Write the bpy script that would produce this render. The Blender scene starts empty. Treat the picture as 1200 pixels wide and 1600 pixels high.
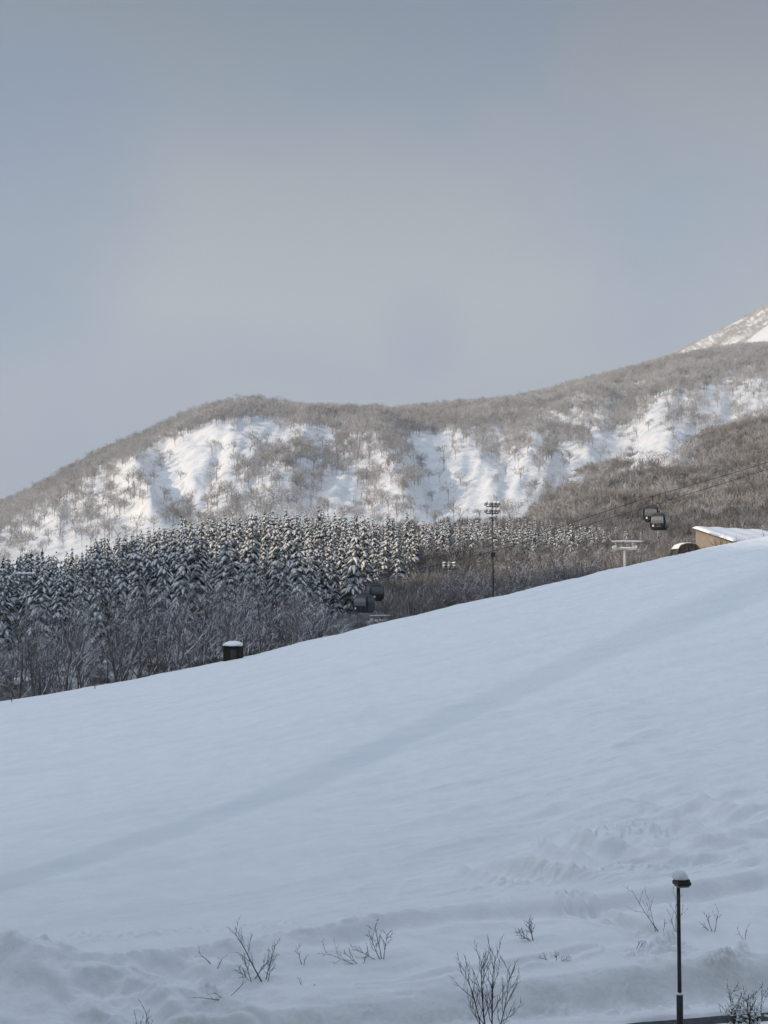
import bpy, math, random
import numpy as np
from mathutils import Vector

S = bpy.context.scene
COL = S.collection
R = math.radians

# ------------------------------------------------------------------ camera
F = 2150.0                       # focal length in pixels of a 1200 px wide picture
CAMZ = 12.0
PITCH = math.atan((924 - 800) / F)
cam_d = bpy.data.cameras.new('camera')
cam = bpy.data.objects.new('camera', cam_d)
COL.objects.link(cam)
cam.location = (0, 0, CAMZ)
cam.rotation_euler = (math.pi / 2 + PITCH, 0, 0)
cam_d.sensor_fit = 'HORIZONTAL'
cam_d.sensor_width = 36
cam_d.lens = 36 * F / 1200
cam_d.clip_start = 0.5
cam_d.clip_end = 20000
S.camera = cam

# ------------------------------------------------------------------ light
SUN_EL, SUN_A = R(14), R(30)     # elevation; direction of travel measured from +X to +Y
S.view_settings.view_transform = 'Standard'
S.view_settings.look = 'None'
S.view_settings.gamma = 1
S.view_settings.use_curve_mapping = False
S.view_settings.exposure = 0.08
S.cycles.use_denoising = True
S.cycles.use_adaptive_sampling = False
S.cycles.max_bounces = 6
S.cycles.diffuse_bounces = 3
S.cycles.volume_bounces = 0
S.cycles.caustics_reflective = False
S.cycles.caustics_refractive = False

sun_d = bpy.data.lights.new('sun', 'SUN')
sun_d.energy = 3.3
sun_d.angle = R(0.5)
sun_d.color = (1.0, 0.80, 0.58)
sun = bpy.data.objects.new('sun', sun_d)
COL.objects.link(sun)
d = Vector((math.cos(SUN_A) * math.cos(SUN_EL), math.sin(SUN_A) * math.cos(SUN_EL), -math.sin(SUN_EL)))
sun.rotation_euler = d.to_track_quat('-Z', 'Y').to_euler()
sun.location = (-200, -150, 300)

W = bpy.data.worlds.new('World')
S.world = W
W.use_nodes = True
nt = W.node_tree
nt.nodes.clear()


def nn(tree, typ, **kw):
    n = tree.nodes.new(typ)
    for k, v in kw.items():
        setattr(n, k, v)
    return n


def math_node(tree, op, a, b=None, clamp=False):
    n = nn(tree, 'ShaderNodeMath', operation=op, use_clamp=clamp)
    for i, v in enumerate((a, b)):
        if v is None:
            continue
        if isinstance(v, (int, float)):
            n.inputs[i].default_value = v
        else:
            tree.links.new(v, n.inputs[i])
    return n.outputs[0]


def mix_rgb(tree, fac, a, b, blend='MIX'):
    n = nn(tree, 'ShaderNodeMix', data_type='RGBA', blend_type=blend)
    for sock, v in ((n.inputs[0], fac), (n.inputs[6], a), (n.inputs[7], b)):
        if isinstance(v, (int, float)):
            sock.default_value = v
        elif isinstance(v, (tuple, list)):
            sock.default_value = tuple(v) + ((1,) if len(v) == 3 else ())
        else:
            tree.links.new(v, sock)
    return n.outputs[2]


def maprange(tree, v, a, b, c, e, smooth=True):
    n = nn(tree, 'ShaderNodeMapRange', interpolation_type='SMOOTHSTEP' if smooth else 'LINEAR')
    tree.links.new(v, n.inputs[0])
    for i, x in enumerate((a, b, c, e)):
        n.inputs[i + 1].default_value = x
    return n.outputs[0]


def ray(px, py):
    """unit world direction of a picture pixel"""
    x, t = (px - 600) / F, (800 - py) / F
    v = Vector((x, math.cos(PITCH) - t * math.sin(PITCH), math.sin(PITCH) + t * math.cos(PITCH)))
    return v.normalized()


sky = nn(nt, 'ShaderNodeTexSky', sky_type='NISHITA')
sky.sun_disc = False
sky.sun_elevation = SUN_EL
sky.sun_rotation = R(240)
sky.air_density = 1.0
sky.dust_density = 1.5
sky.altitude = 300
tc = nn(nt, 'ShaderNodeTexCoord')
mp = nn(nt, 'ShaderNodeMapping')
mp.inputs['Scale'].default_value = (1.0, 1.0, 1.9)
mp.inputs['Rotation'].default_value = (0, R(12), 0)
nt.links.new(tc.outputs['Generated'], mp.inputs[0])
cn = nn(nt, 'ShaderNodeTexNoise')
nt.links.new(mp.outputs[0], cn.inputs['Vector'])
cn.inputs['Scale'].default_value = 3.4
cn.inputs['Detail'].default_value = 4
cn.inputs['Roughness'].default_value = 0.42
cn.inputs['Distortion'].default_value = 0.6
veil = maprange(nt, cn.outputs[0], 0.30, 0.66, 0.80, 0.98)


def sky_gap(px, py, width, amount, veil):
    """a thinner place in the cloud veil, round a direction of the sky"""
    dp = nn(nt, 'ShaderNodeVectorMath', operation='DOT_PRODUCT')
    nt.links.new(tc.outputs['Generated'], dp.inputs[0])
    dp.inputs[1].default_value = ray(px, py)
    g = maprange(nt, dp.outputs['Value'], math.cos(width), 1.0, 0.0, amount)
    return math_node(nt, 'SUBTRACT', veil, g, clamp=True)


veil = sky_gap(-20, 290, R(8.5), 0.46, veil)
veil = sky_gap(660, 515, R(2.4), 0.22, veil)
sep = nn(nt, 'ShaderNodeSeparateXYZ')
nt.links.new(tc.outputs['Generated'], sep.inputs[0])
low = maprange(nt, sep.outputs[2], 0.17, 0.48, 0.0, 1.0, smooth=True)
cl = mix_rgb(nt, low, (4.4, 4.78, 5.25), (1.85, 2.3, 2.85))
mott = maprange(nt, cn.outputs[0], 0.34, 0.66, 0.0, 1.0)
cl = mix_rgb(nt, mott, mix_rgb(nt, 1.0, cl, (0.93, 0.97, 1.02), 'MULTIPLY'), mix_rgb(nt, 1.0, cl, (1.03, 1.015, 1.0), 'MULTIPLY'))
up = maprange(nt, sep.outputs[2], 0.5, 0.95, 0.0, 1.0)
cl = mix_rgb(nt, up, cl, (6.3, 7.5, 9.6))
# the veil glows round the low sun
sdir = nn(nt, 'ShaderNodeVectorMath', operation='DOT_PRODUCT')
nt.links.new(tc.outputs['Generated'], sdir.inputs[0])
sdir.inputs[1].default_value = (-d.x, -d.y, -d.z)
glow = maprange(nt, sdir.outputs['Value'], 0.1, 1.0, 0.0, 1.0, smooth=False)
glow = math_node(nt, 'POWER', glow, 4.5)
cl = mix_rgb(nt, glow, cl, (20, 21.5, 23))
clear = mix_rgb(nt, 0.55, sky.outputs[0], (2.4, 3.5, 5.4))
skyc = mix_rgb(nt, veil, clear, cl)
bg = nn(nt, 'ShaderNodeBackground')
nt.links.new(skyc, bg.inputs[0])
bg.inputs[1].default_value = 0.1
wo = nn(nt, 'ShaderNodeOutputWorld')
nt.links.new(bg.outputs[0], wo.inputs[0])

# ------------------------------------------------------------------ helpers: picture <-> place
CP, SP = math.cos(PITCH), math.sin(PITCH)


def zat(py, Y):
    """height of the point seen at picture row py when it stands Y metres out"""
    t = (800 - np.asarray(py, float)) / F
    return CAMZ + np.asarray(Y, float) * (t * CP + SP) / (CP - t * SP)


def proj(X, Y, Z):
    dz = Z - CAMZ
    dep = Y * CP + dz * SP
    return 600 + F * X / dep, 800 - F * (-Y * SP + dz * CP) / dep


def place(px, py, Y):
    z = float(zat(py, Y))
    dep = Y * CP + (z - CAMZ) * SP
    return Vector(((px - 600) / F * dep, Y, z))


def lin(x, pts):
    """piecewise linear with linear run-out at both ends"""
    p = np.asarray(pts, float)
    x = np.asarray(x, float)
    y = np.interp(x, p[:, 0], p[:, 1])
    s0 = (p[1, 1] - p[0, 1]) / (p[1, 0] - p[0, 0])
    s1 = (p[-1, 1] - p[-2, 1]) / (p[-1, 0] - p[-2, 0])
    y = np.where(x < p[0, 0], p[0, 1] + np.maximum(x - p[0, 0], -900) * s0, y)
    return np.where(x > p[-1, 0], p[-1, 1] + np.minimum(x - p[-1, 0], 900) * s1, y)


def sm(x, a, b):
    t = np.clip((x - a) / (b - a), 0, 1)
    return t * t * (3 - 2 * t)


def vnoise(x, y, seed=0):
    xi = np.floor(x).astype(np.int64)
    yi = np.floor(y).astype(np.int64)
    fx, fy = x - xi, y - yi
    ux, uy = fx * fx * fx * (fx * (fx * 6 - 15) + 10), fy * fy * fy * (fy * (fy * 6 - 15) + 10)

    def grad(ix, iy, dx, dy):
        n = (ix * 374761393 + iy * 668265263 + seed * 1442695041) & 0xFFFFFFFF
        n = ((n ^ (n >> 13)) * 1274126177) & 0xFFFFFFFF
        a = ((n ^ (n >> 16)) & 0xFFFF) / 65536.0 * 2 * math.pi
        return np.cos(a) * dx + np.sin(a) * dy
    v00, v10 = grad(xi, yi, fx, fy), grad(xi + 1, yi, fx - 1, fy)
    v01, v11 = grad(xi, yi + 1, fx, fy - 1), grad(xi + 1, yi + 1, fx - 1, fy - 1)
    a = v00 + (v10 - v00) * ux
    b = v01 + (v11 - v01) * ux
    return (a + (b - a) * uy) * 1.5


def fbm(x, y, oct=4, seed=0, gain=0.5):
    s, a = 0, 1.0
    for o in range(oct):
        s = s + a * vnoise(x * 2 ** o + 17.3 * o, y * 2 ** o - 9.1 * o, seed + o)
        a *= gain
    return s


def seg_dist(x, y, pts):
    """distance to a polyline, and the position along it (0..n-1)"""
    best = np.full(np.shape(x), 1e9)
    at = np.zeros(np.shape(x))
    for i in range(len(pts) - 1):
        (ax, ay), (bx, by) = pts[i], pts[i + 1]
        dx, dy = bx - ax, by - ay
        t = np.clip(((x - ax) * dx + (y - ay) * dy) / (dx * dx + dy * dy), 0, 1)
        dd = np.hypot(x - ax - t * dx, y - ay - t * dy)
        m = dd < best
        best = np.where(m, dd, best)
        at = np.where(m, i + t, at)
    return best, at


def inside(x, y, poly):
    r = np.zeros(np.shape(x), bool)
    n = len(poly)
    for i in range(n):
        (ax, ay), (bx, by) = poly[i], poly[(i + 1) % n]
        c = ((ay > y) != (by > y)) & (x < (bx - ax) * (y - ay) / ((by - ay) if by != ay else 1e-9) + ax)
        r ^= c
    return r


# ------------------------------------------------------------------ helpers: meshes and objects
def mesh_np(name, verts, faces, mats, smooth=False, attrs=None):
    """faces: list of (k, n) index arrays, n = corners"""
    me = bpy.data.meshes.new(name)
    verts = np.asarray(verts, np.float32).reshape(-1, 3)
    faces = [np.asarray(f, np.int32) for f in (faces if isinstance(faces, list) else [faces]) if len(f)]
    loops = np.concatenate([f.ravel() for f in faces])
    sizes = np.concatenate([np.full(len(f), f.shape[1], np.int32) for f in faces])
    starts = np.concatenate([[0], np.cumsum(sizes)[:-1]]).astype(np.int32)
    me.vertices.add(len(verts))
    me.vertices.foreach_set('co', verts.ravel())
    me.loops.add(len(loops))
    me.loops.foreach_set('vertex_index', loops)
    me.polygons.add(len(sizes))
    me.polygons.foreach_set('loop_start', starts)
    me.polygons.foreach_set('use_smooth', np.full(len(sizes), smooth, bool))
    for k, v in (attrs or {}).items():
        a = me.attributes.new(k, 'FLOAT', 'POINT')
        a.data.foreach_set('value', np.asarray(v, np.float32).ravel())
    me.update(calc_edges=True)
    for m in (mats if isinstance(mats, (list, tuple)) else [mats]):
        me.materials.append(m)
    return me


def obj(name, me, parent=None):
    o = bpy.data.objects.new(name, me)
    COL.objects.link(o)
    if parent:
        o.parent = parent
    return o


def tag(o, label=None, cat=None, group=None, kind=None):
    if label:
        o['label'] = label
    if cat:
        o['category'] = cat
    if group:
        o['group'] = group
    if kind:
        o['kind'] = kind
    return o


def thing(name, label, cat, loc=(0, 0, 0), rz=0, group=None):
    o = bpy.data.objects.new(name, None)
    COL.objects.link(o)
    o.empty_display_size = 0.5
    o.location = loc
    o.rotation_euler = (0, 0, rz)
    return tag(o, label, cat, group)


def copy_tree(o, parent=None):
    c = o.copy()
    COL.objects.link(c)
    c.parent = parent
    for ch in [x for x in o.children]:
        copy_tree(ch, c)
    return c


class MB:
    """collects shapes for one mesh"""

    def __init__(self):
        self.v, self.f = [], []

    def add(self, verts, faces):
        n = len(self.v)
        self.v += [tuple(p) for p in verts]
        self.f += [tuple(i + n for i in f) for f in faces]
        return self

    def box(self, c, s, rz=0, b=0.0):
        hx, hy, hz = s[0] / 2, s[1] / 2, s[2] / 2
        b = b or min(hx, hy, hz) * 0.12
        cs, sn = math.cos(rz), math.sin(rz)
        vs = []
        for z, ins in ((-hz, b), (-hz + b, 0), (hz - b, 0), (hz, b)):
            for x, y in ((-1, -1), (1, -1), (1, 1), (-1, 1)):
                X, Y = x * (hx - ins), y * (hy - ins)
                vs.append((c[0] + X * cs - Y * sn, c[1] + X * sn + Y * cs, c[2] + z))
        fs = [(3, 2, 1, 0), (12, 13, 14, 15)]
        for k in range(3):
            for i in range(4):
                j = (i + 1) % 4
                fs.append((k * 4 + i, k * 4 + j, k * 4 + 4 + j, k * 4 + 4 + i))
        return self.add(vs, fs)

    def tube(self, pts, rad, n=8, cap=True):
        pts = [Vector(p) for p in pts]
        rad = rad if isinstance(rad, (list, tuple)) else [rad] * len(pts)
        vs, fs = [], []
        for i, p in enumerate(pts):
            t = (pts[min(i + 1, len(pts) - 1)] - pts[max(i - 1, 0)]).normalized()
            a = t.cross(Vector((0, 0, 1)) if abs(t.z) < 0.9 else Vector((1, 0, 0))).normalized()
            b = t.cross(a)
            for k in range(n):
                th = 2 * math.pi * k / n
                vs.append(p + (a * math.cos(th) + b * math.sin(th)) * rad[i])
        for i in range(len(pts) - 1):
            for k in range(n):
                j = (k + 1) % n
                fs.append((i * n + k, i * n + j, i * n + n + j, i * n + n + k))
        if cap:
            fs.append(tuple(range(n))[::-1])
            m = (len(pts) - 1) * n
            fs.append(tuple(m + k for k in range(n)))
        return self.add(vs, fs)

    def blob(self, c, s, seed=0, nu=14, nv=8, rough=0.12, flat=None):
        rng = random.Random(seed)
        ph = [rng.uniform(0, 6.28) for _ in range(6)]
        vs, fs = [], []
        for j in range(nv + 1):
            th = math.pi * j / nv
            for i in range(nu):
                a = 2 * math.pi * i / nu
                k = 1 + rough * (math.sin(2 * a + ph[0]) * math.sin(th) + 0.6 * math.sin(3 * a + 2 * th + ph[1]) * math.sin(th) + 0.4 * math.sin(5 * a - 3 * th + ph[2]) * math.sin(th))
                z = math.cos(th)
                if flat is not None and z < 0:
                    z *= flat
                vs.append((c[0] + s[0] * k * math.sin(th) * math.cos(a), c[1] + s[1] * k * math.sin(th) * math.sin(a), c[2] + s[2] * k * z))
        for j in range(nv):
            for i in range(nu):
                i2 = (i + 1) % nu
                fs.append((j * nu + i, j * nu + nu + i, j * nu + nu + i2, j * nu + i2))
        return self.add(vs, fs)

    def slab(self, poly, n_off):
        """prism from a planar polygon, pushed along n_off"""
        k = len(poly)
        o = Vector(n_off)
        vs = [Vector(p) for p in poly] + [Vector(p) + o for p in poly]
        fs = [tuple(range(k))[::-1], tuple(range(k, 2 * k))]
        fs += [(i, (i + 1) % k, k + (i + 1) % k, k + i) for i in range(k)]
        return self.add(vs, fs)

    def mesh(self, name, mat, smooth=False):
        me = bpy.data.meshes.new(name)
        me.from_pydata(self.v, [], self.f)
        me.materials.append(mat)
        if smooth:
            me.polygons.foreach_set('use_smooth', [True] * len(me.polygons))
        me.update()
        return me

    def build(self, name, mat, parent=None, smooth=False):
        return obj(name, self.mesh(name, mat, smooth), parent)


def grid_faces(nr, nc):
    i = np.arange(nr * nc, dtype=np.int32).reshape(nr, nc)
    return np.stack([i[:-1, :-1], i[:-1, 1:], i[1:, 1:], i[1:, :-1]], -1).reshape(-1, 4)


# ------------------------------------------------------------------ materials
def material(name, color, rough=0.7, spec=0.3, metallic=0.0):
    m = bpy.data.materials.new(name)
    m.use_nodes = True
    b = m.node_tree.nodes['Principled BSDF']
    b.inputs['Base Color'].default_value = tuple(color) + (1,)
    b.inputs['Roughness'].default_value = rough
    b.inputs['Specular IOR Level'].default_value = spec
    b.inputs['Metallic'].default_value = metallic
    return m, m.node_tree, b


def noise_of(t, scale, detail=3, rough=0.5, coord='Object', stretch=None):
    tcn = nn(t, 'ShaderNodeTexCoord')
    src = tcn.outputs[coord]
    if stretch:
        mpn = nn(t, 'ShaderNodeMapping')
        mpn.inputs['Scale'].default_value = stretch
        t.links.new(src, mpn.inputs[0])
        src = mpn.outputs[0]
    n = nn(t, 'ShaderNodeTexNoise')
    t.links.new(src, n.inputs['Vector'])
    n.inputs['Scale'].default_value = scale
    n.inputs['Detail'].default_value = detail
    n.inputs['Roughness'].default_value = rough
    return n.outputs[0]


def bump(t, b, h, strength, dist):
    n = nn(t, 'ShaderNodeBump')
    n.inputs['Strength'].default_value = strength
    n.inputs['Distance'].default_value = dist
    t.links.new(h, n.inputs['Height'])
    t.links.new(n.outputs[0], b.inputs['Normal'])


def plain(name, c1, c2, scale=3, rough=0.6, spec=0.3, metallic=0.0, stretch=None, bmp=0.0):
    m, t, b = material(name, c1, rough, spec, metallic)
    n = noise_of(t, scale, 4, 0.6, stretch=stretch)
    f = maprange(t, n, 0.35, 0.65, 0, 1)
    t.links.new(mix_rgb(t, f, c1, c2), b.inputs['Base Color'])
    if bmp:
        bump(t, b, n, 0.5, bmp)
    return m


def snow_top(name, c1, c2, snow, lo, hi, amount, nscale=1.5, rough=0.85):
    """bark or foliage with snow lying on the faces that look up"""
    m, t, b = material(name, c1, rough, 0.15)
    n = noise_of(t, nscale, 2, 0.6)
    base = mix_rgb(t, maprange(t, n, 0.35, 0.65, 0, 1), c1, c2)
    g = nn(t, 'ShaderNodeNewGeometry')
    sp = nn(t, 'ShaderNodeSeparateXYZ')
    t.links.new(g.outputs['True Normal'], sp.inputs[0])
    z = math_node(t, 'ADD', sp.outputs[2], math_node(t, 'MULTIPLY', math_node(t, 'SUBTRACT', n, 0.5), 0.8))
    f = maprange(t, z, lo, hi, 0, amount)
    t.links.new(mix_rgb(t, f, base, snow), b.inputs['Base Color'])
    return m


SNOWC = (0.83, 0.85, 0.86)


def snow_material(name, scales, dirt=False, far=False):
    m, t, b = material(name, SNOWC, 0.75, 0.2)
    n1 = noise_of(t, scales[0], 5, 0.6)
    n2 = noise_of(t, scales[1], 4, 0.65)
    f = maprange(t, n1, 0.3, 0.7, 0, 1)
    c = mix_rgb(t, f, (0.79, 0.815, 0.83), (0.85, 0.862, 0.868))
    if far:
        c = mix_rgb(t, maprange(t, n2, 0.42, 0.68, 0.0, 1.0), (0.76, 0.765, 0.765), (0.66, 0.655, 0.645))
    if dirt:
        pk = nn(t, 'ShaderNodeAttribute', attribute_name='dark_tone')
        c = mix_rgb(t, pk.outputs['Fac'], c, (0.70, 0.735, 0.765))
        a = nn(t, 'ShaderNodeAttribute', attribute_name='dirt')
        grit = maprange(t, n2, 0.35, 0.7, 0.5, 1.0)
        c = mix_rgb(t, math_node(t, 'MULTIPLY', a.outputs['Fac'], grit), c, (0.40, 0.385, 0.36))
    t.links.new(c, b.inputs['Base Color'])
    h = math_node(t, 'ADD', n1, math_node(t, 'MULTIPLY', n2, 0.5))
    bump(t, b, h, scales[2], scales[3])
    return m


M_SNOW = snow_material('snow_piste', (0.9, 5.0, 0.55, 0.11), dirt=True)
M_FARSNOW = snow_material('snow_far', (0.03, 0.12, 0.5, 3.0), far=True)
M_CAP = snow_material('snow_cap', (3.0, 12.0, 0.4, 0.02))
M_BARK = snow_top('bark_snowy', (0.07, 0.062, 0.058), (0.13, 0.118, 0.11), (0.78, 0.79, 0.82), 0.05, 0.6, 0.92)
M_BARKB = snow_top('bark_brown', (0.14, 0.125, 0.115), (0.21, 0.19, 0.178), (0.76, 0.77, 0.79), 0.1, 0.7, 0.85)
M_TWIG = snow_top('twig_dark', (0.030, 0.024, 0.022), (0.06, 0.05, 0.045), (0.72, 0.74, 0.78), 0.6, 1.0, 0.5, 4)
M_NEEDLE = snow_top('needles', (0.022, 0.034, 0.030), (0.045, 0.060, 0.050), (0.72, 0.73, 0.75), 0.35, 0.95, 0.55, 2)
M_CSNOW = plain('conifer_snow', (0.80, 0.80, 0.80), (0.70, 0.71, 0.73), 1.2, 0.8, 0.2)
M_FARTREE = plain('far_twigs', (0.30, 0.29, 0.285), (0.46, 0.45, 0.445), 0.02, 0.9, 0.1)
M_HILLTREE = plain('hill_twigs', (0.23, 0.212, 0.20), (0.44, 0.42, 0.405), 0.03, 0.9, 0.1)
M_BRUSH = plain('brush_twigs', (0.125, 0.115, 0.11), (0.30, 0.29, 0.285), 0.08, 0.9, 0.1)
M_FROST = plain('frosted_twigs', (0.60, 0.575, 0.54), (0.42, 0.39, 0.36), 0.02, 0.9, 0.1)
M_BLACK = plain('dark_steel', (0.022, 0.021, 0.022), (0.035, 0.032, 0.032), 4, 0.45, 0.4)
M_CABIN = plain('cabin_shell', (0.020, 0.021, 0.024), (0.030, 0.031, 0.034), 3, 0.35, 0.5)
M_GLASS = plain('tinted_glass', (0.085, 0.095, 0.105), (0.13, 0.14, 0.15), 1.0, 0.2, 0.6)
M_MAST = plain('weathered_mast', (0.075, 0.075, 0.078), (0.12, 0.117, 0.114), 3, 0.6, 0.3)
M_SHADE = plain('dark_pane', (0.022, 0.02, 0.02), (0.035, 0.032, 0.03), 1.0, 0.25, 0.4)
M_STEEL = plain('galvanised_steel', (0.20, 0.205, 0.21), (0.28, 0.28, 0.28), 5, 0.55, 0.4, 0.3)
M_CREAM = plain('cream_paint', (0.46, 0.45, 0.41), (0.56, 0.55, 0.51), 2, 0.6, 0.3)
M_WHITE = plain('white_plastic', (0.70, 0.71, 0.72), (0.78, 0.78, 0.78), 6, 0.5)
M_TAN = plain('tan_render', (0.27, 0.235, 0.185), (0.31, 0.27, 0.215), 1.4, 0.85, 0.2, bmp=0.02)
M_BROWN = plain('brown_timber', (0.075, 0.052, 0.036), (0.11, 0.08, 0.058), 3, 0.8, 0.2, stretch=(8, 8, 0.6))
M_HUT = plain('dark_planks', (0.018, 0.014, 0.012), (0.035, 0.026, 0.02), 3, 0.85, 0.15, stretch=(9, 9, 0.5), bmp=0.02)
M_LAMP = plain('lamp_paint', (0.020, 0.014, 0.013), (0.032, 0.022, 0.020), 6, 0.5, 0.4)
M_DIFF = plain('lamp_diffuser', (0.20, 0.20, 0.20), (0.28, 0.28, 0.27), 5, 0.4, 0.4)
M_ROPE = plain('wire_rope', (0.05, 0.05, 0.052), (0.08, 0.08, 0.08), 8, 0.5, 0.4, 0.4)

# ------------------------------------------------------------------ the snow slope in front
PX = lambda X, Y: 600 + F * X / (Y * CP)          # picture column of a ground point, near enough for layout
CREST_PY = [(0, 1095), (100, 1079), (200, 1062), (300, 1043), (400, 1021), (500, 996), (600, 972), (700, 949), (800, 926), (900, 903), (1000, 880), (1100, 858), (1200, 838)]
CREST_Y = [(0, 126), (600, 138), (1200, 152)]
BANK_Y = [(0, 36.6), (450, 37.3), (600, 38.2), (900, 39.5), (1200, 40.9)]
BANK_H = [(0, 0.35), (400, 0.5), (600, 0.62), (900, 0.95), (1200, 1.1)]
EDGE_PY = [(0, 1480), (150, 1497), (300, 1478), (450, 1455), (600, 1424), (750, 1406), (900, 1395), (1000, 1384), (1080, 1370), (1200, 1352)]
EDGE_Z = [(0, 1.15), (300, 1.2), (600, 1.5), (900, 1.85), (1200, 2.3)]


def slope_base(X, Y):
    px = PX(X, Y)
    yb, hb = lin(px, BANK_Y), np.clip(lin(px, BANK_H), 0.3, 1.8)
    ze = np.clip(lin(px, EDGE_Z), 0.6, 4.0)
    epy = np.clip(lin(px, EDGE_PY), 1250, 1560)
    ye = (CAMZ - ze) * F / (epy - 924.0)
    yc = lin(px, CREST_Y)
    zc = zat(np.clip(lin(px, CREST_PY), 640, 1300), yc)
    yt = yb + 1.15
    z = np.where(Y < yt, 0.06 + (hb - 0.06) * sm(Y, yb, yt), 0)
    t = np.clip((Y - yt) / (ye - yt), 0, 1)
    z = np.where((Y >= yt) & (Y < ye), hb + (ze - hb) * (t * 0.7 + 0.3 * t * t), z)
    t2 = (Y - ye) / (yc - ye)
    lin_z = ze + (zc - ze) * t2
    s = (zc - ze) / (yc - ye)
    # round the crest off, then fall away behind it
    w = 5.0
    dy = Y - yc
    soft = np.where(dy > -w, (np.clip(dy, -w, 9) + w) ** 2 * 0.0055, 0) + np.where(dy > 9, (dy - 9) * 0.15, 0)
    z = np.where(Y >= ye, lin_z - soft - s * np.clip(dy - 4, 0, None) * 0.9, z)
    return z, px, yb, yt, ye, yc


def slope_detail(X, Y, z, px, yb, yt, ye, yc):
    py = proj(X, Y, z)[1]
    pist = sm(Y, ye - 0.5, ye + 1.5)
    near = sm(Y, 95, 45)
    # long drifts and scraped ridges, lying across the fall line
    a = R(24)
    ux, uy = X * math.cos(a) + Y * math.sin(a), -X * math.sin(a) + Y * math.cos(a)
    h = 0.30 * fbm(X / 26, Y / 30, 3, 5) * pist * sm(Y, yc + 5, yc - 25) + 0.10 * fbm(X / 5, Y / 9, 3, 6) * pist
    h += (0.10 * fbm(ux / 9, uy / 1.5, 4, 11) + 0.055 * fbm(ux / 2.2, uy / 0.35, 3, 12)) * pist * (0.35 + 0.65 * sm(px, 350, 900))
    churn = sm(px, 620, 1050) * sm(py, 1150, 1290) * sm(py, 1400, 1330)
    h += churn * (0.26 * fbm(ux / 4.5, uy / 1.1, 4, 21) + 0.05 * fbm(X / 0.7, Y / 0.8, 3, 22))
    # broad groomed lane running up the piste
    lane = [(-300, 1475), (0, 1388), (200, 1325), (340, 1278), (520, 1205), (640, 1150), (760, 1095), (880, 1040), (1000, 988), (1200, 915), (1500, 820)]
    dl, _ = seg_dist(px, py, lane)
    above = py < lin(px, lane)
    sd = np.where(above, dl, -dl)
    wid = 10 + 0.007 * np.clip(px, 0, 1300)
    h += pist * (0.0035 * Y) * (0.45 * (sm(sd, -wid, wid) - 1) - 0.35 * np.exp(-(sd / wid) ** 2))
    # two more faint pass edges
    for pts, amp in (([(0, 1205), (200, 1150), (420, 1085), (700, 1000), (900, 948)], 0.0011), ([(100, 1300), (420, 1180), (700, 1060), (1000, 960), (1200, 895)], 0.0010)):
        dd, _ = seg_dist(px, py, pts)
        h += pist * amp * Y * np.exp(-(dd / 9) ** 2)
    # curved scrape ridges left by a plough blade on the right
    for pts, amp, w in (([(715, 1335), (800, 1350), (900, 1362), (1010, 1360)], .42, 6), ([(860, 1292), (930, 1318), (1030, 1330), (1140, 1322)], .40, 6), ([(690, 1338), (760, 1362), (830, 1378)], .25, 5), ([(800, 1300), (880, 1330), (980, 1348)], .25, 5), ([(950, 1255), (1050, 1262), (1200, 1215)], .3, 7), ([(1000, 1310), (1100, 1312), (1220, 1285)], .3, 6), ([(560, 1300), (700, 1262), (820, 1215)], .12, 6), ([(620, 1330), (760, 1290), (930, 1225), (1080, 1150)], .14, 7), ([(820, 1150), (960, 1105), (1100, 1040)], .16, 6), ([(900, 1190), (1040, 1130), (1180, 1090)], .18, 7),
                        ([(1010, 1275), (1100, 1292), (1200, 1296)], .32, 6), ([(1060, 1240), (1130, 1262), (1230, 1268)], .28, 6), ([(600, 1360), (560, 1378), (545, 1395)], .06, 6), ([(640, 1360), (625, 1380), (620, 1400)], .06, 6)):
        dd, at = seg_dist(px, py, pts)
        u_ = at / (len(pts) - 1)
        fade = 1.15 * sm(u_, 0, 0.3) * sm(u_, 1.0, 0.45)
        side = np.where(py < lin(px, sorted(pts)), 1.0, 0.35)
        h += amp * fade * np.exp(-(dd / w) ** 2) - amp * 0.6 * fade * np.exp(-((dd - 2.2 * w) / (1.6 * w)) ** 2) * side
    # crumbs along the passes
    for pts, amp, w in (([(735, 1378), (830, 1368), (960, 1352), (1080, 1340), (1210, 1322)], .10, 6), ([(-200, 1470), (230, 1452), (330, 1445), (470, 1432)], .07, 7), ([(910, 1298), (985, 1288), (1060, 1302)], .2, 10)):
        dd, _ = seg_dist(px, py, pts)
        h += amp * np.exp(-(dd / w) ** 2) * np.clip(fbm(X / 0.28, Y / 0.36, 2, 31) * 1.6, 0, 1)
    # cleat marks
    dd, at = seg_dist(px, py, [(560, 1421), (640, 1416), (740, 1408), (800, 1399)])
    h -= 0.10 * np.exp(-(dd / 4.5) ** 2) * (np.sin(X * 13) > 0.1)
    # crumbled lip where the piste ends, with a rut below it
    dy = Y - ye
    lip = np.exp(-(dy / 0.35) ** 2) * (0.08 + 0.13 * np.abs(fbm(X / 0.8, Y / 0.6, 3, 41))) * sm(px, 900, 500)
    lip += np.exp(-(dy / 0.6) ** 2) * 0.10
    rut = -0.30 * np.exp(-((dy + 0.75) / 0.42) ** 2) * sm(px, 380, 620)
    h += lip + rut
    # shoulder between the lip and the bank
    sh = sm(Y, yt, yt + 0.5) * sm(Y, ye, ye - 0.8)
    h += sh * (0.16 * fbm(X / 3.0, Y / 2.0, 3, 51) + 0.02 * fbm(X / 0.5, Y / 0.5, 2, 52))
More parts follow.
